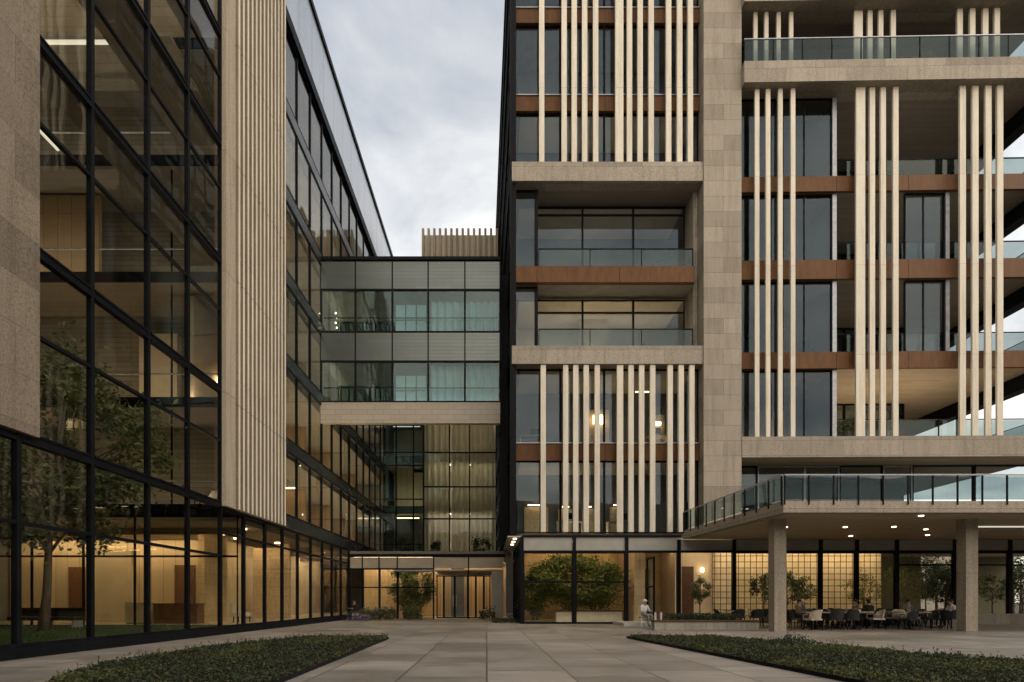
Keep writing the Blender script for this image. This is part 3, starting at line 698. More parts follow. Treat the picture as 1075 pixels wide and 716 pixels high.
# interiors of the middle rooms
B('room_ceiling', 'plaster', SB, (1.8, 11.0, 33.15, 36.4, 18.0, 18.06), (1.8, 11.0, 33.15, 35.9, 23.18, 23.24), (1.8, 11.3, 31.85, 35.3, 13.6, 13.66), (1.8, 11.3, 31.85, 34.9, 8.64, 8.69), (1.8, 11.3, 31.85, 34.4, 27.3, 27.36))
lamp(SB, 2.9, 11.0, 33.3, 33.6, 14.67, 'added_up', 'added_uplight'); lamp(SB, 2.9, 11.0, 33.3, 33.45, 18.97, 'room_fill', 'added_uplight')  # unseen strips added to brighten the balcony rooms
for x0, x1, z in ((5.4, 7.6, 9.66), (9.2, 11.0, 9.66), (2.0, 3.4, 4.92), (4.4, 6.6, 4.92), (8.6, 9.6, 4.92)): lamp(SB, x0, x1, 33.0, 33.12, z, 'added_up', 'added_uplight')  # added warm fill in parts of the rooms behind the fins
for z in (28.2, 24.28, 32.85): lamp(SB, 2.0, 11.0, 32.6, 32.7, z + .05, 'room_fill', 'added_uplight')  # added fill for the upper rooms
B('room_wall', 'plaster', SB, (1.8, 12.1, 36.5, 36.6, 14.6, 18.08)); B('room_wall', 'marble', SB, (5.5, 7.2, 35.2, 35.3, 14.6, 18.0))
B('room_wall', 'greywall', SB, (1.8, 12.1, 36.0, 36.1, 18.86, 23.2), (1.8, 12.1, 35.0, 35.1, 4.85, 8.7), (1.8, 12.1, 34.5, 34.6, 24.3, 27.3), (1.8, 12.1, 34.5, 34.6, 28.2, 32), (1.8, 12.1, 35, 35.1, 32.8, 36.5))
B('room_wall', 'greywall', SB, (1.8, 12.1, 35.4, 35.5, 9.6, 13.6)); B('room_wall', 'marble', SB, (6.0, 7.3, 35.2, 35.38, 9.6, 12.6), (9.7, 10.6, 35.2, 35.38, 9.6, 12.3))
lamp(SB, 6.3, 6.9, 34.9, 35.05, 12.2, 'warm_lamp', 'wall_lamp', th=.5); lamp(SB, 9.9, 10.3, 34.9, 35.0, 11.8, 'warm_lamp', 'wall_lamp', th=.2)
lamp(SB, 8.8, 9.6, 34.9, 35.0, 13.6, 'warm_soft')
for x0, x1, z in ((2.2, 3.6, 6.7), (4.2, 5.0, 6.6), (5.6, 6.3, 6.6), (7.2, 8.0, 6.7)):
    B('room_wall', 'marble', SB, (x0, x1, 34.6, 34.7, 4.85, z)); lamp(SB, x0 + .2, x1 - .2, 34.4, 34.48, z + .12, 'warm_lamp', 'wall_lamp')

# ---- right block: very slightly skewed to the plaza
XF[0] = lambda p: (p[0], p[1] - .0185 * (p[0] - 13.35), p[2])
for z0, z1, y0 in ((28.1, 29.2, 30.62), (8.72, 9.8, 30.9), (32.3, 33.3, 30.62)):
    B('stone_beam', 'stone', SB, (13.36, 29.9, y0, 31.9, z0, z1))
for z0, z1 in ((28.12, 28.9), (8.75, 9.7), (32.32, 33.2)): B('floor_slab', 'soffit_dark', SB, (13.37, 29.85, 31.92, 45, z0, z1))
for z0, z1 in ((22.95, 23.75), (18.3, 19.3), (13.55, 14.42)):
    for x0, x1 in ((13.36, 14.4), (14.42, 18.55), (18.57, 22.3), (22.32, 26.2), (26.22, 29.9)):
        B('spandrel', 'bronze', SB, (x0, x1, 31.42, 31.6, z0, z1))
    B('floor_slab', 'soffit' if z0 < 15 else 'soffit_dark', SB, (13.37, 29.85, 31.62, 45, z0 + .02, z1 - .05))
    B('edge_beam', 'black', SB, (29.2, 29.86, 31.7, 45, z0 - .8, z0 + .01))
B('edge_beam', 'black', SB, (29.2, 29.86, 32.0, 45, 27.2, 28.1))
for z0, z1 in ((23.8, 28.1), (19.34, 22.94), (14.46, 18.29), (9.82, 13.54)):
    window(SB, SF, 13.4, 15.5, z0, z1, -.72, fw=.05, fd=.12, glass='g_right')
    window(SB, SF, 15.5, 18.45, z0, z1, -.72, fw=.05, fd=.12, glass='g_right', ta=(17.0,))
    B('post', 'post', SB, (18.46, 18.68, 31.62, 31.85, z0, z1))
    if 14 < z0 < 20:
        window(SB, SF, 22.3, 24.4, z0, z1, -.72, fw=.05, fd=.12, glass='g_right', ta=(23.3,)); B('post', 'post', SB, (24.42, 24.62, 31.62, 31.85, z0, z1))
    railing(SB, SF, 18.7, 29.8, -.9, z0, z0 + 1.15, 2.75, top='black')
    for k in range(4): window(SB, SF, 18.7 + k * 1.85, 20.55 + k * 1.85, z0, z1 - .01, -6.2, fw=.06, fd=.12, glass='g_right')
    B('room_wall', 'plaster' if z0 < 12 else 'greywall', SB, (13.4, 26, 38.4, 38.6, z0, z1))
    B('return_wall', 'greywall', SB, (18.72, 18.8, 32.0, 37.1, z0, z1))
    EB = Frame((29.75, 0), (0, 1), (1, 0))
    railing(SB, EB, 32.2, 44.5, 0, z0, z0 + 1.15, 2.5, top='black')
    B('post', 'black', SB, (29.3, 29.5, 37.0, 37.2, z0, z1 - .75), (25.95, 26.15, 37.3, 37.5, z0, z1))
f4 = [(14.08, .24), (14.65, .24), (15.29, .24), (15.95, .24), (19.33, .48), (20.04, .28), (20.6, .28), (21.25, .28), (24.68, .32), (25.33, .32), (26.0, .32), (26.6, .32)]
for x, w in f4:
    B('fin', 'fin', SB, (x + .005, x + w - .005, 31.02, 31.14, 9.81, 28.09)); B('fin', 'fin', SB, (x + .02, x + w - .02, 31.2, 31.32, 29.21, 32.29))
for x0, x1 in ((13.4, 15.6), (15.6, 18.6), (18.6, 21.6), (21.6, 25), (25, 28)): window(SB, SF, x0, x1, 29.2, 32.3, -2.2, fw=.09, fd=.14, glass='g_right')
railing(SB, SF, 13.38, 29.9, .3, 29.2, 30.42, 1.55)
for x0, x1 in ((13.4, 15.1), (15.1, 17.7), (17.7, 19.6), (19.6, 22), (22, 23.6), (23.6, 27), (27, 30)):
    window(SB, SF, x0, x1, 4.9, 8.72, -2.0, fw=.07, fd=.14, glass='g_right', frame='post' if x0 in (15.1, 17.7, 22) else 'black')
XF[0] = None
B('room_wall', 'greywall', SB, (13.4, 26, 36.8, 37, 4.9, 8.7))
lamp(SB, 18.9, 26.5, 34.0, 34.4, 9.90, 'added_up', 'added_uplight')  # added out of view to warm the lowest balcony ceiling
for z in (23.85, 19.4, 14.5): lamp(SB, 18.9, 25.5, 33.6, 33.75, z, 'room_fill', 'added_uplight'); lamp(SB, 19.2, 20.3, 37.6, 37.8, 18.2, 'warm_soft')  # the uplights are added to brighten the balcony soffits
# ---- terrace
tp = [(10.28, 30.9), (10.9, 21.7), (36, 21.7), (36, 33), (13.36, 33), (13.36, 30.9)]
MB().prism(tp, 4.455, 4.875).build('terrace_slab', 'concrete', SB)
MB().prism([(10.55, 30.8), (11.15, 21.95), (35.8, 21.95), (35.8, 32.8), (13.5, 32.8), (13.5, 30.8)], 4.43, 4.454).build('soffit', 'soffit', SB)
railing(SB, Frame((10.9, 21.75), (1, 0), (0, -1)), 0.02, 14.58, .06, 4.9, 5.86, .913, drop=.16)
du = Vector((10.28 - 10.9, 30.9 - 21.7)).normalized()
railing(SB, Frame((10.9, 21.7), (du.x, du.y), (-du.y, du.x)), .06, 9.15, .02, 4.9, 5.86, .91, drop=.16)
for x in (11.3, 18.83): B('column', 'concrete', SB, (x, x + .47, 23.2, 23.68, -.02, 4.43))
for x, y in ((15.6, 25.7), (17.65, 25.6), (19.7, 26.5), (16.4, 22.3), (13, 25.7), (14.2, 28.6), (18.0, 29.2), (21.5, 28.8)):
    MB().lathe((x, y, 4.40), [(.085, 0), (.09, .028)], 14).build('downlight', 'spot', SB)
lamp(SB, 20.6, 25, 25.4, 25.44, 4.42, 'cool_lamp', 'light_strip')
# ---- street level
B('side_soffit', 'beige_panel', SB, (1.1, 1.9, 31.0, 38.9, 4.55, 4.62)); 
for y in (31.6, 33.2, 34.8): MB().lathe((1.5, y, 4.5), [(.09, 0), (.1, .045)], 12).build('downlight', 'spot', SB)
gx = [1.85, 4.6, 7.35, 10.1, 13.0, 17.55, 19.45, 21.55, 24.6, 27.5, 30.5]
for i, (x0, x1) in enumerate(zip(gx[:-1], gx[1:])):
    B('mullion', 'black', SB, (x0 - .09, x0 + .09, 30.98, 31.2, 0, 4.42 if i >= 3 else 4.58))
    B('header_panel', 'header', SB, (x0 + .1, x1 - .1, 31.05, 31.12, 3.86, 4.42 if i >= 3 else 4.55))
    B('rail', 'black', SB, (x0 + .09, x1 - .09, 31.0, 31.16, 3.74, 3.86))
    if i < 2: window(SB, SF, x0 + .09, x1 - .09, .06, 3.74, -.09, tz=(2.2,) if i < 2 else (), ta=((x0 + x1) / 2,) if i == 7 else (), fw=.04, fd=.08, glass='g_left')
    if i >= 4: window(SB, SF, x0 + .09, x1 - .09, .06, 3.74, -.09, tz=(3.1,) if i > 6 else (), fw=.04, fd=.08, glass='g_left')
B('sill', 'black', SB, (1.85, 7.35, 30.96, 31.2, 0, .08)); B('header_edge', 'black', SB, (1.85, 10.2, 30.97, 31.14, 4.56, 4.66))
DS = Frame((1.8, 0), (0, 1), (-1, 0))
for k in range(5): window(SB, DS, 31.2 + k * 1.55, 32.75 + k * 1.55, .05, 4.5, 0, tz=(3.8,), fw=.07, fd=.14, glass='g_left')
B('ground_floor', 'floor', SB, (1.85, 30.4, 31.2, 45, -.1, .03)); B('ground_ceiling', 'plaster', SB, (1.9, 13.1, 31.25, 40, 4.4, 4.54), (13.1, 30.4, 31.25, 40, 4.2, 4.4))
B('lobby_wall', 'marble', SB, (1.9, 11.0, 37, 37.2, .03, 4.4)); B('lobby_wall', 'marble', SB, (8.3, 8.9, 33.2, 37, .03, 4.4)); B('lobby_wall', 'plaster', SB, (10.9, 11.1, 34.2, 37, .03, 4.4), (11.1, 13.1, 34.2, 34.4, .03, 4.4))
B('doorway', 'darkwood', SB, (9.2, 10.2, 36.9, 36.99, .03, 3.2), (11.3, 11.95, 34.1, 34.19, .03, 3.2))
d = B('door', 'g_right', SB, (9.0, 9.03, 31.9, 33.1, .08, 3.5)); B('frame', 'black', d, (8.97, 9.06, 31.8, 31.9, .03, 3.6), (8.97, 9.06, 33.1, 33.2, .03, 3.6), (8.97, 9.06, 31.9, 33.1, 3.5, 3.6), (8.97, 9.06, 31.9, 33.1, 1.95, 2.03))
MBt = MB().box(13.05, 22.7, 34.0, 34.25, .03, 4.2); MBt.build('tiled_wall', 'tile', SB)
lamp(SB, 12.35, 12.5, 34.0, 34.08, 3.1, 'warm_lamp', 'wall_lamp', th=.22)
cove(SB, 13.2, 22.6, 33.3, 4.2, 'wash_fill'); cove(SB, 13.2, 22.6, 32.5, 4.2, 'warm_soft')
for x0, x1, y in ((2.4, 7.8, 33.6), (2.4, 7.8, 36.2), (9.1, 10.8, 34.6), (11.2, 12.9, 33.4)): lamp(SB, x0, x1, y, y + .16, 4.39, 'warm_lamp')
B('rear_wall', 'olive_wall', SB, (22.75, 29.4, 40, 40.2, .03, 4.4), (32.8, 35.3, 40, 40.2, .03, 4.4)); B('ground_floor', 'floor', SB, (30.42, 36, 31.2, 45, -.1, .03))
B('ground_ceiling', 'plaster', SB, (30.42, 36, 31.25, 40, 4.2, 4.4))
B('low_wall', 'planterstone', SB, (19.6, 30.4, 30.3, 30.6, 0, .55))

lamp(SB, 2.0, 7.3, 31.35, 31.6, 4.39, 'front_fill', 'added_cove_light'); lamp(SB, 10.4, 13.0, 31.35, 31.5, 4.39, 'front_fill', 'added_cove_light'); lamp(SB, 13.2, 30, 31.35, 31.5, 4.19, 'front_fill', 'added_cove_light')  # unseen strips added to light the tree fronts and tables
lamp(EP, -8.9, -3.6, 39.3, 39.5, 3.98, 'front_fill', 'added_cove_light')  # same added fill for the entrance greenery
# ================================================================== FAR BACKGROUND (east)
FBg = thing('pale_building', 'pale distant building with tall white window frames seen behind the dining terrace', 'building', (50, 62, 0))
B('wall', 'farwall', FBg, (44, 47, 60, 70, 0, 9), (47, 50.6, 60.6, 70, 0, 9), (50.6, 52, 60, 70, 0, 9), (47, 50.6, 60.2, 60.6, 0, .6))
for x0, z0, z1 in ((47.3, .7, 4.2), (47.3, 5, 8)):
    w = window(FBg, Frame((0, 60.4), (1, 0), (0, -1)), x0, x0 + 3, z0, z1, 0, ta=(x0 + 1.5,), tz=(z0 + 2.4,), fw=.16, fd=.3, glass='g_right', frame='porcelain')
for i, (x, y, h, r) in enumerate(((33.5, 44, 4.6, 1.6), (37.5, 48, 5.2, 2.0), (31.5, 40.5, 3.4, 1.1), (41, 46, 6, 2.2), (47, 52, 6, 2.3))):
    tree('background_tree', ['small dark tree beyond the glass behind the dining chairs', 'dense dark tree in front of the pale distant building', 'slim tree just outside the glazed corner of the restaurant',
                             'broad dark tree near the right end of the terrace', 'tallest tree beyond the terrace beside the pale building'][i], 'tree', (x, y, -.02), h, (x, y, h * .6), (r, r, h * .36), .12, 2600, .2, 'leaf_dark', seed=40 + i, clumps=26, group='trees behind the restaurant')

OB = thing('opposite_building', 'dark brick building across the plaza mirrored in the glass', 'building', (0, -30, 0))
OF = Frame((0, -29.9), (1, 0), (0, 1))
B('wall', 'opp_brick', OB, (-110, 150, -40, -30, -.02, 16)); B('parapet', 'slab', OB, (-110.2, 150.2, -40.2, -29.8, 16.003, 16.6))
for x in range(-44, 60, 8): window(OB, OF, x, x + 3, 5, 8, 0, fw=.15, fd=.2, glass='g_span', frame='post')
for i, (x, y, h) in enumerate(((-16, -21, 9), (-4, -24, 8), (14, -22, 9), (27, -24, 8))):
    tree('street_tree', ['street tree before the left wing of the opposite building', 'street tree before the middle of the opposite building', 'street tree opposite the dining terrace', 'street tree at the far end of the opposite building'][i],
         'tree', (x, y, -.02), h, (x, y, h * .62), (3, 3, h * .34), .18, 2200, .42, 'leaf_dark', seed=90 + i, clumps=30, group='trees across the plaza')
# ================================================================== TREES AND PLANTS
tree('atrium_tree', 'large leafy tree on the indoor lawn behind the dark glass', 'tree', (-14.2, 18.9, .2), 9, (-13.3, 18.6, 5.9), (2.9, 2.6, 3.1), .14, 9500, .21, 'leaf', seed=8, clumps=60, nb=26, spread=.22)
tree('lobby_tree', 'wide clipped olive tree growing in the glazed corner lobby', 'tree', (6.0, 33.9, .6), 3.4, (5.1, 33.4, 2.3), (2.7, 1.1, 1.5), .06, 21000, .15, 'leaf_olive', seed=21, clumps=110, stems=2, spread=.25)
tree('lobby_tree', 'smaller olive tree at the left of the glazed corner lobby', 'tree', (2.9, 34.2, .1), 3.0, (2.8, 34.0, 1.7), (.95, .8, 1.35), .05, 5500, .14, 'leaf_olive', seed=22, clumps=20, stems=2, spread=.3)
tree('hall_tree', 'dense green tree behind the entrance glass left of the doors', 'tree', (-5.5, 42, .02), 3.6, (-5.2, 41.2, 2.2), (1.5, .8, 1.5), .06, 9000, .15, 'leaf', seed=23, clumps=28)
for i, (px, Y, cz, rx, rz, lf, lab) in enumerate((
        (735, 32.6, 1.85, .55, .68, 'leaf', 'egg shaped potted tree beside the lit stone wall under the terrace'),
        (802, 31.9, 1.9, .72, .75, 'leaf_dark', 'round dark potted tree just left of the left concrete column'),
        (826, 32.2, 2.0, .8, .9, 'leaf_dark', 'dark potted tree half hidden by the left concrete column'),
        (842, 32.8, 1.9, .72, .7, 'leaf', 'loose potted tree just right of the left concrete column'),
        (906, 32.4, 1.95, 1.1, .85, 'leaf_warm', 'spreading thin potted tree in front of the tiled wall'),
        (945, 33.4, 2.0, 1.2, 1.1, 'leaf_warm', 'bushy clipped tree at the right end of the tiled wall'),
        (972, 34.6, 2.6, 1.2, 1.4, 'leaf_dark', 'tall airy tree behind the glass near the right concrete column'),
        (1042, 32.6, 2.0, .95, .8, 'leaf_dark', 'potted tree right of the right concrete column'),
        (1074, 32.8, 1.9, .9, .9, 'leaf_dark', 'potted tree cut off by the right edge of the photo'))):
    X = (px - 511) / 620 * Y
    tree('potted_tree', lab, 'tree', (X, Y, .03), 2.6, (X, Y, cz), (rx, rx * .8, rz), .045, 1900 if lf != 'leaf_warm' else 1500, .10, lf, seed=60 + i, clumps=26, pot=.3, nb=10, spread=.3, group='potted trees under the terrace')

# lawn in the atrium
m = MB().box(-23.8, -10.05, 4, 23.39, -.1, .2); lawn = m.build('lawn_bed', 'grassbase'); struct(lawn)
m = MB(); rnd = random.Random(2)
for _ in range(16000):
    y = rnd.uniform(9, 23.2); x = rnd.uniform(max(-y * .86, -20), -10.25)
    m.leaf((x, y, .23 + rnd.uniform(0, .03)), .09, rnd, up=2.2, narrow=.22)
tag(m.build('lawn_grass', 'grass'), 'dark green indoor lawn under the tree behind the glass', 'grass', kind='stuff')

# ground cover beds on the plaza
def bed(poly, lab, seed, n, humps=()):
    rnd = random.Random(seed)
    s = MB().prism(poly, -.02, .05).build('planting_bed', 'soil'); struct(s)
    e = MB()
    for i in range(len(poly)):
        (x0, y0), (x1, y1) = poly[i], poly[(i + 1) % len(poly)]
        d = Vector((x1 - x0, y1 - y0)); l = d.length; d /= l
        e.fbox(Frame((x0, y0), (d.x, d.y), (d.y, -d.x)), -.02 if i % 2 else 0, l, .0, .035, -.02, .07)
    struct(e.build('bed_edging', 'black'))
    def inside(x, y):
        c = False; j = len(poly) - 1
        for i in range(len(poly)):
            xi, yi = poly[i]; xj, yj = poly[j]
            if (yi > y) != (yj > y) and x < (xj - xi) * (y - yi) / (yj - yi) + xi: c = not c
            j = i
        return c
    m = MB(); xs = [p[0] for p in poly]; ys = [p[1] for p in poly]; k = 0
    while k < n:
        x = rnd.uniform(min(xs), max(xs)); y = min(ys) + (max(ys) - min(ys)) * rnd.random() ** 1.35
        if not inside(x, y): continue
        k += 1
        hh = mnoise.noise(Vector((x * 1.5, y * .9, seed))) * .5 + .5
        h2 = mnoise.noise(Vector((x * 5, y * 5, seed + 3))) * .5 + .5
        if h2 < .22 and rnd.random() < .6: continue
        H = .02 + .06 * hh + .045 * h2 + sum(a * math.exp(-((x - cx) ** 2 + (y - cy_) ** 2) / .16) for cx, cy_, a in humps)
        yel = mnoise.noise(Vector((x * .8, y * .55, seed + 9))) > .16
        m.cur = 1 if (yel and rnd.random() < .75) else 0
        nl = 11
        for t in range(nl):
            r = rnd.uniform(.0, .09); a = rnd.uniform(0, 2 * PI)
            z = .05 + H * rnd.uniform(.15, 1.1)
            kk = m.cur
            if rnd.random() < .035: m.cur = 2
            m.leaf((x + r * math.cos(a), y + r * math.sin(a), z), .05 * rnd.choice((.8, 1, 1, 1.5)), rnd, up=.5, narrow=.55); m.cur = kk
        if rnd.random() < .16:   # taller sprigs
            zt = H + rnd.uniform(.04, .11); dx, dy = rnd.uniform(-.07, .07), rnd.uniform(-.07, .07)
            for t in range(7):
                q = t / 6; m.leaf((x + dx * q + rnd.uniform(-.015, .015), y + dy * q + rnd.uniform(-.015, .015), .06 + H * .6 + (zt - H * .6) * q), .045, rnd, up=.8, narrow=.45)
    tag(m.build('ground_cover', ['cover', 'cover2', 'dead_leaf']), lab, 'ground cover', kind='stuff')
bed([(-3.12, 18.6), (-5.6, 18.6), (-6.85, 14), (-6.8, 10.6), (-6.2, 8.5), (-5.2, 6.8), (-3.02, 6.4)], 'low leafy ground cover in the bed by the glass office', 5, 5600, ((-4.6, 16.5, .14), (-5.2, 14.6, .12), (-3.9, 14.9, .08)))
bed([(4.55, 19.1), (5.55, 6.2), (11.6, 6.2), (9.6, 12.0), (7.3, 18.4)], 'low leafy ground cover in the bed before the dining terrace', 9, 6600, ((8.1, 15.6, .2), (7.7, 14.9, .12), (6.4, 16.6, .08)))

# flowers at the entrance
def flowerbed(name, lab, x0, x1, y0, y1, h, mats, n, seed, cat='flowers'):
    rnd = random.Random(seed); m = MB()
    for _ in range(n):
        x = rnd.uniform(x0, x1); y = rnd.uniform(y0, y1)
        bump = .55 + .45 * mnoise.noise(Vector((x * 2.2, y * 2, seed)))
        m.cur = 0 if rnd.random() < .62 else rnd.randrange(len(mats))
        m.leaf((x, y, h * bump * rnd.random() ** .6), .11, rnd, .4, .6)
    return tag(m.build(name, mats), lab, cat, group='plants along the entrance')
flowerbed('flower_clump', 'purple flowering clump at the corner of the glass office', -8.9, -7.4, 37.2, 38.4, .55, ['purple', 'leaf_dark', 'purple'], 900, 1)
flowerbed('shrub', 'low green shrub beside the purple flowers', -8.2, -5.9, 37.6, 38.8, 1.15, ['leaf', 'leaf_dark', 'purple'], 2200, 2, 'shrub')
flowerbed('shrub', 'round green bush in front of the entrance glass', -5.4, -4.2, 37.7, 38.8, 1.25, ['leaf', 'leaf_warm'], 1500, 3, 'shrub')
flowerbed('flower_clump', 'white flowering clump right of the entrance doors', -.5, .55, 38.2, 38.9, 1.1, ['leaf_dark', 'leaf', 'whiteflower'], 700, 4)
flowerbed('shrub', 'very low dark planting at the foot of the lobby glass corner', .3, 1.7, 32.4, 36.5, .22, ['leaf_dark', 'leaf'], 900, 6, 'shrub')
for i, (x, y, w, lab) in enumerate(((1.9, 52.0, 2.6, ''), )): pass

# plants on upper floors
def bush(lab, c, r, n, sz, leaf, seed):
    rnd = random.Random(seed); t = thing('potted_bush', lab, 'plant', (c[0], c[1], c[2] - r[2]), 'indoor plants behind the glass')
    m = MB(); leaves_in(m, c, r, n, sz, rnd, 18, .4); m.build('foliage', leaf, t)
    MB().lathe((c[0], c[1], c[2] - r[2] - .25), [(.2, 0), (.28, .45), (.22, .46)], 14).build('pot', 'pot', t)
bush('bushy plant on the lowest upper floor of the rear building', (-6.9, 51.0, 5.9), (1.1, .3, .8), 1500, .16, 'leaf', 71)
bush('dark plant standing before the pale curtains of the rear building', (-4.4, 50.85, 5.6), (.5, .16, .8), 700, .16, 'leaf_dark', 72)
bush('spiky dark plant right of the curtains in the rear building', (-.4, 50.85, 5.9), (.8, .16, .9), 800, .18, 'leaf_dark', 73)

bush('dark plant behind the glass of the third right balcony bay', (17.2, 32.2, 14.95), (.55, .3, .6), 700, .14, 'leaf_dark', 74)
bush('leafy plant on the lowest right balcony beside the pale post', (19.3, 31.5, 10.5), (.4, .25, .5), 600, .12, 'leaf', 75)
bush('plant on the top right balcony behind the glass rail', (23.4, 31.5, 29.95), (.7, .3, .55), 700, .13, 'leaf', 76)
bush('small plant standing in the lower middle balcony window', (8.9, 33.4, 15.3), (.35, .25, .45), 500, .11, 'leaf', 77)
# ================================================================== PLANTER, STEP, FURNITURE
PW = thing('planter_wall', 'low stone planter wall with dark timber seat and clipped hedge', 'planter', (9, 24.6, 0))
B('wall', 'planterstone', PW, (6.9, 11.2, 24.3, 24.65, 0, .34))
MB().prism([(6.95, 24.66), (7.25, 24.66), (8.1, 26.8), (7.75, 26.8)], 0, .34).build('end_wall', 'planterstone', PW); B('seat', 'darkwood', PW, (6.88, 11.22, 24.26, 24.75, .345, .41))
m = MB(); rnd = random.Random(31)
for _ in range(3600): m.leaf((rnd.uniform(8.0, 10.8), rnd.uniform(25.0, 26.6), rnd.uniform(.2, .66)), .08, rnd, .5, .6)
m.build('hedge', 'leaf_dark', PW); B('soil', 'soil', PW, (8.12, 11.1, 24.76, 26.8, .0, .3))
ST = B('entrance_step', 'whitestone', None, (6.6, 8.4, 28.4, 30.9, 0, .15)); tag(ST, 'pale stone step in front of the open lobby door', 'step')
BN = thing('lobby_planter', 'long white stone planter bench behind the lobby glass', 'planter', (5.7, 32.6, .03))
B('body', 'whitestone', BN, (3.8, 7.4, 32.3, 33.1, .03, .62)); B('top', 'darkwood', BN, (3.75, 7.45, 32.25, 33.15, .625, .69))
DK = thing('reception_desk', 'brown veneered reception desk in the lit lobby', 'desk', (-14, 25.8, .2))
B('front', 'brownbox', DK, (-14.4, -12.5, 25.5, 25.6, .22, 1.05)); B('top', 'darkwood', DK, (-14.45, -12.45, 25.45, 26.2, 1.055, 1.1)); B('side', 'brownbox', DK, (-14.4, -14.3, 25.6, 26.15, .22, 1.05), (-12.6, -12.5, 25.6, 26.15, .22, 1.05))
D2 = thing('side_cabinet', 'plain pale cabinet left of the brown reception desk', 'cabinet', (-16, 25.4, .2))
B('body', 'plaster', D2, (-15.7, -14.7, 25.6, 26.1, .26, 1.1)); B('plinth', 'black', D2, (-15.65, -14.75, 25.65, 26.05, .215, .26)); B('top', 'tablewood', D2, (-15.72, -14.68, 25.58, 26.12, 1.103, 1.13))
BT = thing('lobby_bench', 'dark long bench beside the trunk of the indoor tree', 'bench', (-16.5, 21.5, .2))
B('seat', 'black', BT, (-17.3, -14.9, 21.3, 21.9, .5, .62)); B('back', 'black', BT, (-17.3, -14.9, 21.85, 21.92, .625, .95))
for x in (-17.2, -16.1, -15.0): B('leg', 'post', BT, (x, x + .06, 21.35, 21.85, .2, .5))
LC = thing('lounge_chair', 'pale curved lounge chair on the first floor behind the glass', 'chair', (-11.7, 24.6, 5.07))
m = MB(); prof = [(-.7, .95), (-.5, .6), (-.2, .45), (.2, .45), (.45, .55), (.6, .8)]
for (x0, z0), (x1, z1) in zip(prof[:-1], prof[1:]):
    q = [(-11.9 + x0, 24.3, 5.07 + z0 - .1), (-11.9 + x1, 24.3, 5.07 + z1 - .1), (-11.9 + x1, 24.95, 5.07 + z1 - .1), (-11.9 + x0, 24.95, 5.07 + z0 - .1)]
    m.hexa(q + [(a, b, c + .12) for a, b, c in q])
m.build('seat', 'grey_cloth', LC)
for x in (-12.1, -11.6):
    for y in (24.4, 24.85): B('leg', 'black', LC, (x, x + .04, y, y + .04, 5.07, 5.44))

SC = thing('easy_chair', 'pale easy chair in the lobby just beyond the glass corner', 'chair', (-11.2, 27.0, .22), )
B('seat', 'cushion', SC, (-11.5, -10.9, 26.7, 27.3, .5, .68)); B('backrest', 'cushion', SC, (-11.6, -11.5, 26.7, 27.3, .5, 1.1))
for x in (-11.48, -10.96):
    for y in (26.72, 27.24): B('leg', 'black', SC, (x, x + .04, y, y + .04, .22, .5))
# chairs and tables -------------------------------------------------
def copy_thing(root, name=None):
    r = root.copy(); COL.objects.link(r)
    for ch in PARTS[root.name]:
        c = ch.copy(); COL.objects.link(c); c.parent = r
        c.matrix_parent_inverse = Matrix.Identity(4)
    return r
PARTS = {}
def make_chair(mat, seatmat):
    t = thing('dining_chair', '', 'chair'); ps = []
    ps.append(B('seat', seatmat, t, (-.25, .25, -.24, .24, .41, .48)))
    m = MB()
    n = 8
    for k in range(n):   # curved back
        a0 = PI * (.12 + .76 * k / n); a1 = PI * (.12 + .76 * (k + 1) / n)
        def pt(a, r, z, lean): return (r * math.cos(a) * 1.02, r * math.sin(a) * .95 + lean, z)
        q = [pt(a0, .29, .44, 0), pt(a1, .29, .44, 0), pt(a1, .25, .44, 0), pt(a0, .25, .44, 0)]
        h0 = .64 + .2 * math.sin(a0); h1 = .64 + .2 * math.sin(a1)
        q2 = [pt(a0, .30, h0, .06), pt(a1, .30, h1, .06), pt(a1, .265, h1, .06), pt(a0, .265, h0, .06)]
        m.hexa([q[3], q[2], q[1], q[0]][::-1] + [q2[3], q2[2], q2[1], q2[0]][::-1])
    ps.append(m.build('backrest', mat, t))
    for sx in (-1, 1):
        for sy in (-1, 1):
            ps.append(MB().tube([(sx * .25, sy * .25, 0), (sx * .21, sy * .21, .42)], [.014, .02], 6).build('leg', 'black', t))
        ps.append(MB().tube([(sx * .26, -.22, .42), (sx * .28, -.22, .63), (sx * .285, .05, .65)], [.016, .016, .016], 6).build('armrest', mat, t))
    PARTS[t.name] = ps
    return t
chairs = {'black': make_chair('chair_black', 'chair_black'), 'beige': make_chair('chair_beige', 'cushion')}
used = {}
def place_chair(kind, x, y, rz, lab):
    c = chairs[kind] if kind not in used else copy_thing(chairs[kind]); used[kind] = 1
    c.location = (x, y, 0); c.rotation_euler = (0, 0, rz); c['label'] = lab; c['group'] = 'dining chairs under the terrace'
def make_table():
    t = thing('dining_table', '', 'table'); ps = []
    ps.append(B('tabletop', 'tablewood', t, (-.62, .62, -.42, .42, .70, .74)))
    ps.append(MB().lathe((0, 0, 0), [(.26, 0), (.26, .02), (.05, .05), (.04, .66), (.16, .70)], 14).build('pedestal', 'black', t))
    PARTS[t.name] = ps; return t
table0 = make_table(); used['t'] = 0
def place_table(x, y, lab, rz=0):
    t = table0 if not used['t'] else copy_thing(table0); used['t'] = 1
    t.location = (x, y, 0); t.rotation_euler = (0, 0, rz); t['label'] = lab; t['group'] = 'dining tables under the terrace'
def PX(px, Y): return (px - 511) / 620 * Y
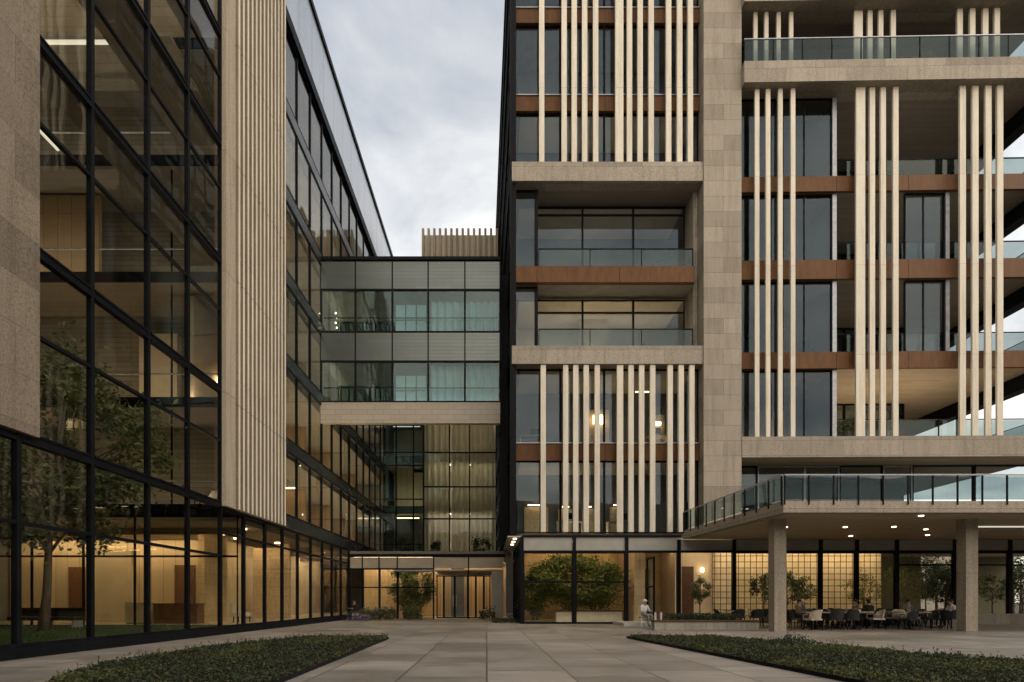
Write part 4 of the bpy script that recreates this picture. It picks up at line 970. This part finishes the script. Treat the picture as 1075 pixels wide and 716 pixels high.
tabs = [(856, 25.0, 'front table beside the left concrete column'), (896, 25.1, 'front table midway between the columns'), (955, 25.1, 'front table nearest the right concrete column'),
        (778, 28.2, 'table behind the planter hedge'), (862, 28.2, 'second row table behind the left column table'), (912, 28.4, 'second row table before the spreading potted tree'),
        (962, 28.4, 'second row table before the bushy clipped tree'), (874, 26.7, 'middle row table just right of the left column'), (922, 26.7, 'middle row table midway between the columns'), (978, 26.8, 'middle row table by the right concrete column'), (880, 30.0, 'back table closest to the tiled wall'), (935, 30.0, 'back table by the end of the tiled wall')]
kinds = ['beige', 'black', 'black', 'beige', 'black', 'black', 'black', 'beige', 'beige', 'black']
ki = 0; rnd = random.Random(17)
for ti, (px, Y, ph) in enumerate(tabs):
    X = PX(px, Y)
    place_table(X, Y, ('timber topped ' + ph))
    lay = [(-.45, -.62, PI, 'near left'), (.4, -.62, PI, 'near right'), (-.95, .05, PI / 2, 'left end'), (.95, 0, -PI / 2, 'right end'), (0.05, .66, 0, 'far side')]
    pick = {0: (0, 1, 2, 4), 1: (0, 2, 3, 4), 2: (0, 3, 4), 3: (0, 1, 3, 2)}.get(ti, (0, 1, 2, 3, 4))
    if ti == 4: pick = (1, 3, 4, 0)
    if ti == 9: pick = (0, 1, 2, 4)
    cols = {0: ('beige', 'black', 'black', 'black'), 1: ('black', 'black', 'beige', 'black'), 2: ('black', 'black', 'beige'), 3: ('black',) * 4}.get(ti, ('black', 'black', 'beige', 'black', 'black') if ti % 2 else ('black', 'beige', 'black', 'black', 'black'))
    for q, kd in zip(pick, cols):
        dx, dy, rz, w = lay[q]
        side = {'near left': 'near left of ', 'near right': 'near right of ', 'left end': 'left end of ', 'right end': 'right end of ', 'far side': 'far side of '}[w]
        place_chair(kd, X + dx + rnd.uniform(-.06, .06), Y + dy, rz + rnd.uniform(-.25, .25), f'{kd} armchair at {side}{ph}')
    if ti not in (7, 11):
        cup = MB().lathe((X + .2, Y - .1, .742), [(.035, 0), (.05, .09), (.042, .09), (.03, .012)], 12).build('cup', 'porcelain'); tag(cup, 'white cup on the ' + ph, 'cup', group='cups on the dining tables')

# extra row of chairs lined along the back glass
for i, px in enumerate((838, 925, 990)):
    Y = 29.2 if i else 26.4
    place_chair('black', PX(px, Y), Y, [.4, 2.6, -.6][i], ['black armchair standing alone just behind the left column', 'black armchair alone between the second and back table rows', 'black armchair turned away beside the right column'][i])
place_chair('black', PX(997, 24.6), 24.6, 1.9, 'black armchair closest to the right concrete column front')

def desk(lab, x, y, z, w):
    t = thing('office_desk', lab, 'desk', (x, y, z), 'desks behind the lower fins')
    B('desktop', 'tablewood', t, (x - w / 2, x + w / 2, y - .35, y + .35, z + .70, z + .74)); B('panel', 'plaster', t, (x - w / 2 + .05, x - w / 2 + .09, y - .3, y + .3, z, z + .70), (x + w / 2 - .09, x + w / 2 - .05, y - .3, y + .3, z, z + .70))
    B('screen', 'black', t, (x - .1, x + .42, y - .02, y + .02, z + .86, z + 1.2)); B('stand', 'black', t, (x + .12, x + .2, y - .04, y + .06, z + .741, z + .86))
desk('timber desk with a screen behind the leftmost lower fin', 2.5, 32.9, 9.6, 1.4)
desk('desk with a screen behind the lower fins near the bronze corner', 9.2, 32.7, 9.6, 1.6)
desk('desk with a screen on the floor just above the glass lobby', 4.6, 32.6, 4.86, 1.5)
desk('desk with a screen behind the middle fins above the lobby', 7.4, 32.8, 4.86, 1.5)
# terrace furniture seen through the railing
def lounge(lab, x, y, z, mat):
    t = thing('lounge_chair', lab, 'chair', (x, y, z), 'lounge seats on the upper terrace')
    B('seat', mat, t, (x - .4, x + .4, y - .35, y + .35, z + .25, z + .45)); B('backrest', mat, t, (x - .4, x + .4, y + .26, y + .38, z + .455, z + .85))
    for sx in (-.36, .32):
        for sy in (-.3, .3): B('leg', 'black', t, (x + sx, x + sx + .04, y + sy, y + sy + .04, z, z + .25))
lounge('beige lounge seat on the raised terrace behind its railing', 20.6, 29.6, 4.88, 'cushion')
lounge('dark lounge seat on the raised terrace left of the beige one', 18.2, 29.2, 4.88, 'chair_black')
lounge('grey lounge seat at the far left of the raised terrace', 16.4, 29.8, 4.88, 'grey_cloth')

# ================================================================== PEOPLE
def person(lab, loc, rz, shirt, legs, hat=None, pose='sit', seat=.46, scale=1.0):
    J = {}
    if pose == 'sit':
        P = dict(pelvis=(0, 0, seat + .10), belly=(0, -.01, seat + .27), chest=(0, -.03, seat + .44), neck=(0, -.05, seat + .60), head=(0, -.075, seat + .70), crown=(0, -.07, seat + .80))
        for s, k in ((-1, 'l'), (1, 'r')):
            P['hip' + k] = (s * .09, -.02, seat + .09); P['knee' + k] = (s * .12, -.43, seat + .06); P['ank' + k] = (s * .12, -.40, .09); P['toe' + k] = (s * .13, -.56, .04)
            P['sho' + k] = (s * .18, -.03, seat + .53); P['elb' + k] = (s * .25, -.10, seat + .28); P['wri' + k] = (s * .17, -.32, seat + .27); P['han' + k] = (s * .13, -.40, seat + .28)
    R = dict(pelvis=(.15, .11), belly=(.14, .10), chest=(.165, .11), neck=(.055, .055), head=(.078, .092), crown=(.07, .08))
    for k in 'lr':
        R.update({'hip' + k: (.085, .085), 'knee' + k: (.06, .06), 'ank' + k: (.042, .042), 'toe' + k: (.04, .03), 'sho' + k: (.058, .058), 'elb' + k: (.043, .043), 'wri' + k: (.03, .028), 'han' + k: (.036, .022)})
    bones = [('pelvis', 'belly', 'S'), ('belly', 'chest', 'S'), ('chest', 'neck', 'K'), ('neck', 'head', 'K'), ('head', 'crown', 'K')]
    for k in 'lr':
        bones += [('pelvis', 'hip' + k, 'T'), ('hip' + k, 'knee' + k, 'T'), ('knee' + k, 'ank' + k, 'T'), ('ank' + k, 'toe' + k, 'B'),
                  ('chest', 'sho' + k, 'S'), ('sho' + k, 'elb' + k, 'S'), ('elb' + k, 'wri' + k, 'S'), ('wri' + k, 'han' + k, 'K')]
    names = list(P); idx = {n: i for i, n in enumerate(names)}
    me = bpy.data.meshes.new('person'); me.from_pydata([P[n] for n in names], [(idx[a], idx[b]) for a, b, _ in bones], [])
    # fingers: short chains rooted in the palm
    ob = bpy.data.objects.new('person_tmp', me); COL.objects.link(ob)
    md = ob.modifiers.new('skin', 'SKIN'); md.use_smooth_shade = True
    sv = me.skin_vertices[0].data
    for n in names: sv[idx[n]].radius = R[n]; sv[idx[n]].use_root = (n == 'pelvis')
    sb = ob.modifiers.new('sub', 'SUBSURF'); sb.levels = 1; sb.render_levels = 1
    dg = bpy.context.evaluated_depsgraph_get(); ev = ob.evaluated_get(dg)
    nm = bpy.data.meshes.new_from_object(ev); bpy.data.objects.remove(ob)
    mats = {'S': 0, 'K': 1, 'T': 2, 'B': 3}
    nm.materials.clear()
    for mm in (shirt, 'skin', legs, 'dark_cloth'): nm.materials.append(M[mm])
    for pl in nm.polygons:
        c = pl.center; best = None
        for a, b, t in bones:
            A, Bv = Vector(P[a]), Vector(P[b]); d = Bv - A; u = max(0, min(1, (c - A).dot(d) / d.length_squared)); ds = (c - (A + d * u)).length
            if a == 'chest' and b == 'neck' and c.z < P['neck'][2] - .03: ds += .2
            if best is None or ds < best[0]: best = (ds, t)
        pl.material_index = mats[best[1]]; pl.use_smooth = True
    o = bpy.data.objects.new('person', nm); COL.objects.link(o)
    tag(o, lab, 'person', 'people on the plaza')
    # face, fingers and hair or cap as children
    hx, hy, hz = P['head']
    f = MB(); f.tube([(0, hy - .085, hz + .03), (0, hy - .112, hz - .005), (0, hy - .09, hz - .015)], [.008, .014, .01], 6)
    for s in (-1, 1): f.lathe((s * .082, hy + .01, hz - .005), [(.012, -.025), (.016, 0), (.01, .025)], 6)
    f.build('nose_and_ears', 'skin', None).parent = o
    e = MB()
    for s in (-1, 1): e.lathe((s * .03, hy - .082, hz + .025), [(.006, -.006), (.011, 0), (.006, .006)], 8)
    e.lathe((0, hy - .083, hz - .045), [(.018, -.004), (.022, 0), (.016, .004)], 8)
    e.build('face', 'hair', None).parent = o
    fg = MB()
    for k, s in (('l', -1), ('r', 1)):
        X, Y, Z = P['han' + k]
        for q in range(4):
            xx = X + (q - 1.5) * .017; ln = (.055, .068, .064, .048)[q]
            fg.tube([(xx, Y - .005, Z), (xx, Y - ln * .7, Z - .004), (xx, Y - ln, Z - .025)], [.009, .0085, .007], 6)
        fg.tube([(X - s * .03, Y + .02, Z), (X - s * .05, Y - .02, Z - .01)], [.01, .008], 6)
    fg.build('fingers', 'skin', None, smooth=True).parent = o
    hm = MB(); hm.lathe((0, hy + .012, hz + .035), [(.093, -.02), (.098, .02), (.088, .06), (.055, .088), (.015, .097)], 16)
    if hat:
        hm.box(-.06, .06, hy - .155, hy - .07, hz + .03, hz + .04); h = hm.build('cap', hat, None, smooth=False)
    else:
        hm.lathe((0, hy + .035, hz - .02), [(.05, -.06), (.08, -.02), (.088, .06)], 14); h = hm.build('hair', 'hair', None, smooth=True)
    h.parent = o
    o.location = loc; o.rotation_euler = (0, 0, rz); o.scale = (scale,) * 3
    return o
def stool(lab, x, y, h=.45):
    t = thing('stool', lab, 'stool', (x, y, 0)); B('seat', 'tablewood', t, (x - .2, x + .2, y - .2, y + .2, h - .05, h))
    for sx in (-.17, .13):
        for sy in (-.17, .13): B('leg', 'porcelain', t, (x + sx, x + sx + .04, y + sy, y + sy + .04, 0, h - .05))
xw, yw = PX(676, 27.9), 27.9
stool('light legged stool under the person in white by the lobby door', xw, yw + .02)
person('person in white shirt and pale cap seated outside the lobby door', (xw, yw, 0), .5, 'white_cloth', 'grey_cloth', 'white_cloth', scale=1.0)
xd, yd = PX(373, 37.6), 37.6
person('person in dark jacket seated at the far side of the middle row', (PX(922, 26.7) + .05, 27.4, 0), PI, 'dark_cloth', 'dark_cloth')
person('person in white top seated near the right concrete column', (PX(978, 26.8) + .95, 26.82, 0), -PI / 2, 'white_cloth', 'dark_cloth')
person('person in beige top seated by the bushy clipped tree', (PX(962, 28.4) + .05, 29.1, 0), .1, 'grey_cloth', 'brown_cloth')
stool('stool under the dark clothed person by the office corner', xd, yd + .02)
person('person in dark clothes seated among the entrance flowers', (xd, yd, 0), -.7, 'dark_cloth', 'dark_cloth')
person('person in blue jacket and white cap seated at a second row table', (PX(862, 28.2) - .95, 28.24, 0), PI / 2, 'blue_cloth', 'dark_cloth', 'white_cloth')
person('person in brown coat seated beside the left concrete column', (PX(838, 26.4), 26.42, 0), .4, 'brown_cloth', 'dark_cloth')
person('person in pale grey top seated facing the tiled wall tables', (PX(880, 30.0) + .95, 30.0, 0), -PI / 2, 'grey_cloth', 'dark_cloth')
# low posts by the white shirted person
for i, px in enumerate((688, 694)):
    x = PX(px, 28.2); t = thing('bollard', ['slim white bollard next to the person in white', 'slim white bollard nearer the planter wall'][i], 'bollard', (x, 28.2, 0), 'white bollards by the lobby step')
    MB().lathe((x, 28.2, 0), [(.05, 0), (.05, .62), (.045, .64)], 12).build('post', 'porcelain', t); MB().lathe((x, 28.2, .641), [(.06, 0), (.055, .04)], 12).build('cap', 'post', t)

# ================================================================== CAMERA, SKY, SUN
cam = bpy.data.cameras.new('camera'); co = bpy.data.objects.new('camera', cam); COL.objects.link(co)
co.location = (0, 0, 1.2); co.rotation_euler = (PI / 2, 0, 0)
cam.sensor_width = 36; cam.lens = 620 / 1075 * 36
cam.shift_x = (537.5 - 511) / 1075; cam.shift_y = (631 - 358) / 1075
cam.clip_end = 2000; sc.camera = co

w = bpy.data.worlds.new('World'); sc.world = w; w.use_nodes = True
nt = w.node_tree; bg = nt.nodes['Background']; out = nt.nodes['World Output']
ELEV, AZ = math.radians(40), math.radians(118)   # sun behind the camera, to the right
sky = nt.nodes.new('ShaderNodeTexSky'); sky.sky_type = 'NISHITA'; sky.sun_disc = False; sky.sun_elevation = ELEV; sky.sun_rotation = AZ
L(nt, sky.outputs[0], bg.inputs[0]); bg.inputs[1].default_value = .07
tc = nt.nodes.new('ShaderNodeTexCoord'); s = nt.nodes.new('ShaderNodeSeparateXYZ'); L(nt, tc.outputs['Generated'], s.inputs[0])
zc = math_n(nt, 'ADD', math_n(nt, 'MAXIMUM', s.outputs[2], 0.0), .22)
cb = nt.nodes.new('ShaderNodeCombineXYZ'); L(nt, math_n(nt, 'DIVIDE', s.outputs[0], zc), cb.inputs[0]); L(nt, math_n(nt, 'DIVIDE', s.outputs[1], zc), cb.inputs[1])
n1 = N(nt, 'ShaderNodeTexNoise', Scale=2.6, Detail=8.0, Roughness=.56, Distortion=.35); L(nt, cb.outputs[0], n1.inputs['Vector'])
n2 = N(nt, 'ShaderNodeTexNoise', Scale=1.0, Detail=3.0, Roughness=.5); L(nt, cb.outputs[0], n2.inputs['Vector'])
f = math_n(nt, 'ADD', math_n(nt, 'MULTIPLY', n1.outputs[0], .6), math_n(nt, 'MULTIPLY', n2.outputs[0], .4))
cl = ramp(nt, f, [(.38, (.56, .60, .67)), (.49, (.88, .90, .92)), (.58, (1.22, 1.19, 1.15))])
gr = ramp(nt, s.outputs[2], [(0.0, (1.32, 1.22, 1.08)), (.48, (1.16, 1.14, 1.10)), (.70, (.60, .63, .68)), (1, (.6, .63, .68))])
cl = mixc(nt, 1.0, cl, gr, 'MULTIPLY')
sd = nt.nodes.new('ShaderNodeVectorMath'); sd.operation = 'DOT_PRODUCT'; L(nt, tc.outputs['Generated'], sd.inputs[0]); sd.inputs[1].default_value = Vector((.30, -.80, .52)).normalized()
gl = ramp(nt, sd.outputs['Value'], [(0.0, (1, 1, 1)), (.35, (1.15, 1.12, 1.08)), (1, (2.5, 2.25, 1.95))])
cl = mixc(nt, 1.0, cl, gl, 'MULTIPLY')
b2 = nt.nodes.new('ShaderNodeBackground'); L(nt, cl, b2.inputs[0]); b2.inputs[1].default_value = 1.0
mx = nt.nodes.new('ShaderNodeMixShader'); mx.inputs[0].default_value = .85
L(nt, bg.outputs[0], mx.inputs[1]); L(nt, b2.outputs[0], mx.inputs[2]); L(nt, mx.outputs[0], out.inputs[0])

sl = bpy.data.lights.new('sun', 'SUN'); so = bpy.data.objects.new('sun', sl); COL.objects.link(so)
sl.energy = 0.9; sl.angle = math.radians(20); sl.color = (1, .90, .78)
d = Vector((math.sin(AZ) * math.cos(ELEV), math.cos(AZ) * math.cos(ELEV), math.sin(ELEV)))
so.rotation_euler = d.to_track_quat('Z', 'Y').to_euler()

vs = sc.view_settings
vs.view_transform = 'Standard'; vs.look = 'None'; vs.exposure = 0.22; vs.gamma = 1
cy = sc.cycles
cy.use_denoising = True; cy.max_bounces = 8; cy.diffuse_bounces = 3; cy.glossy_bounces = 4; cy.transparent_max_bounces = 24; cy.transmission_bounces = 4
cy.sample_clamp_indirect = 6; cy.caustics_reflective = False; cy.caustics_refractive = False
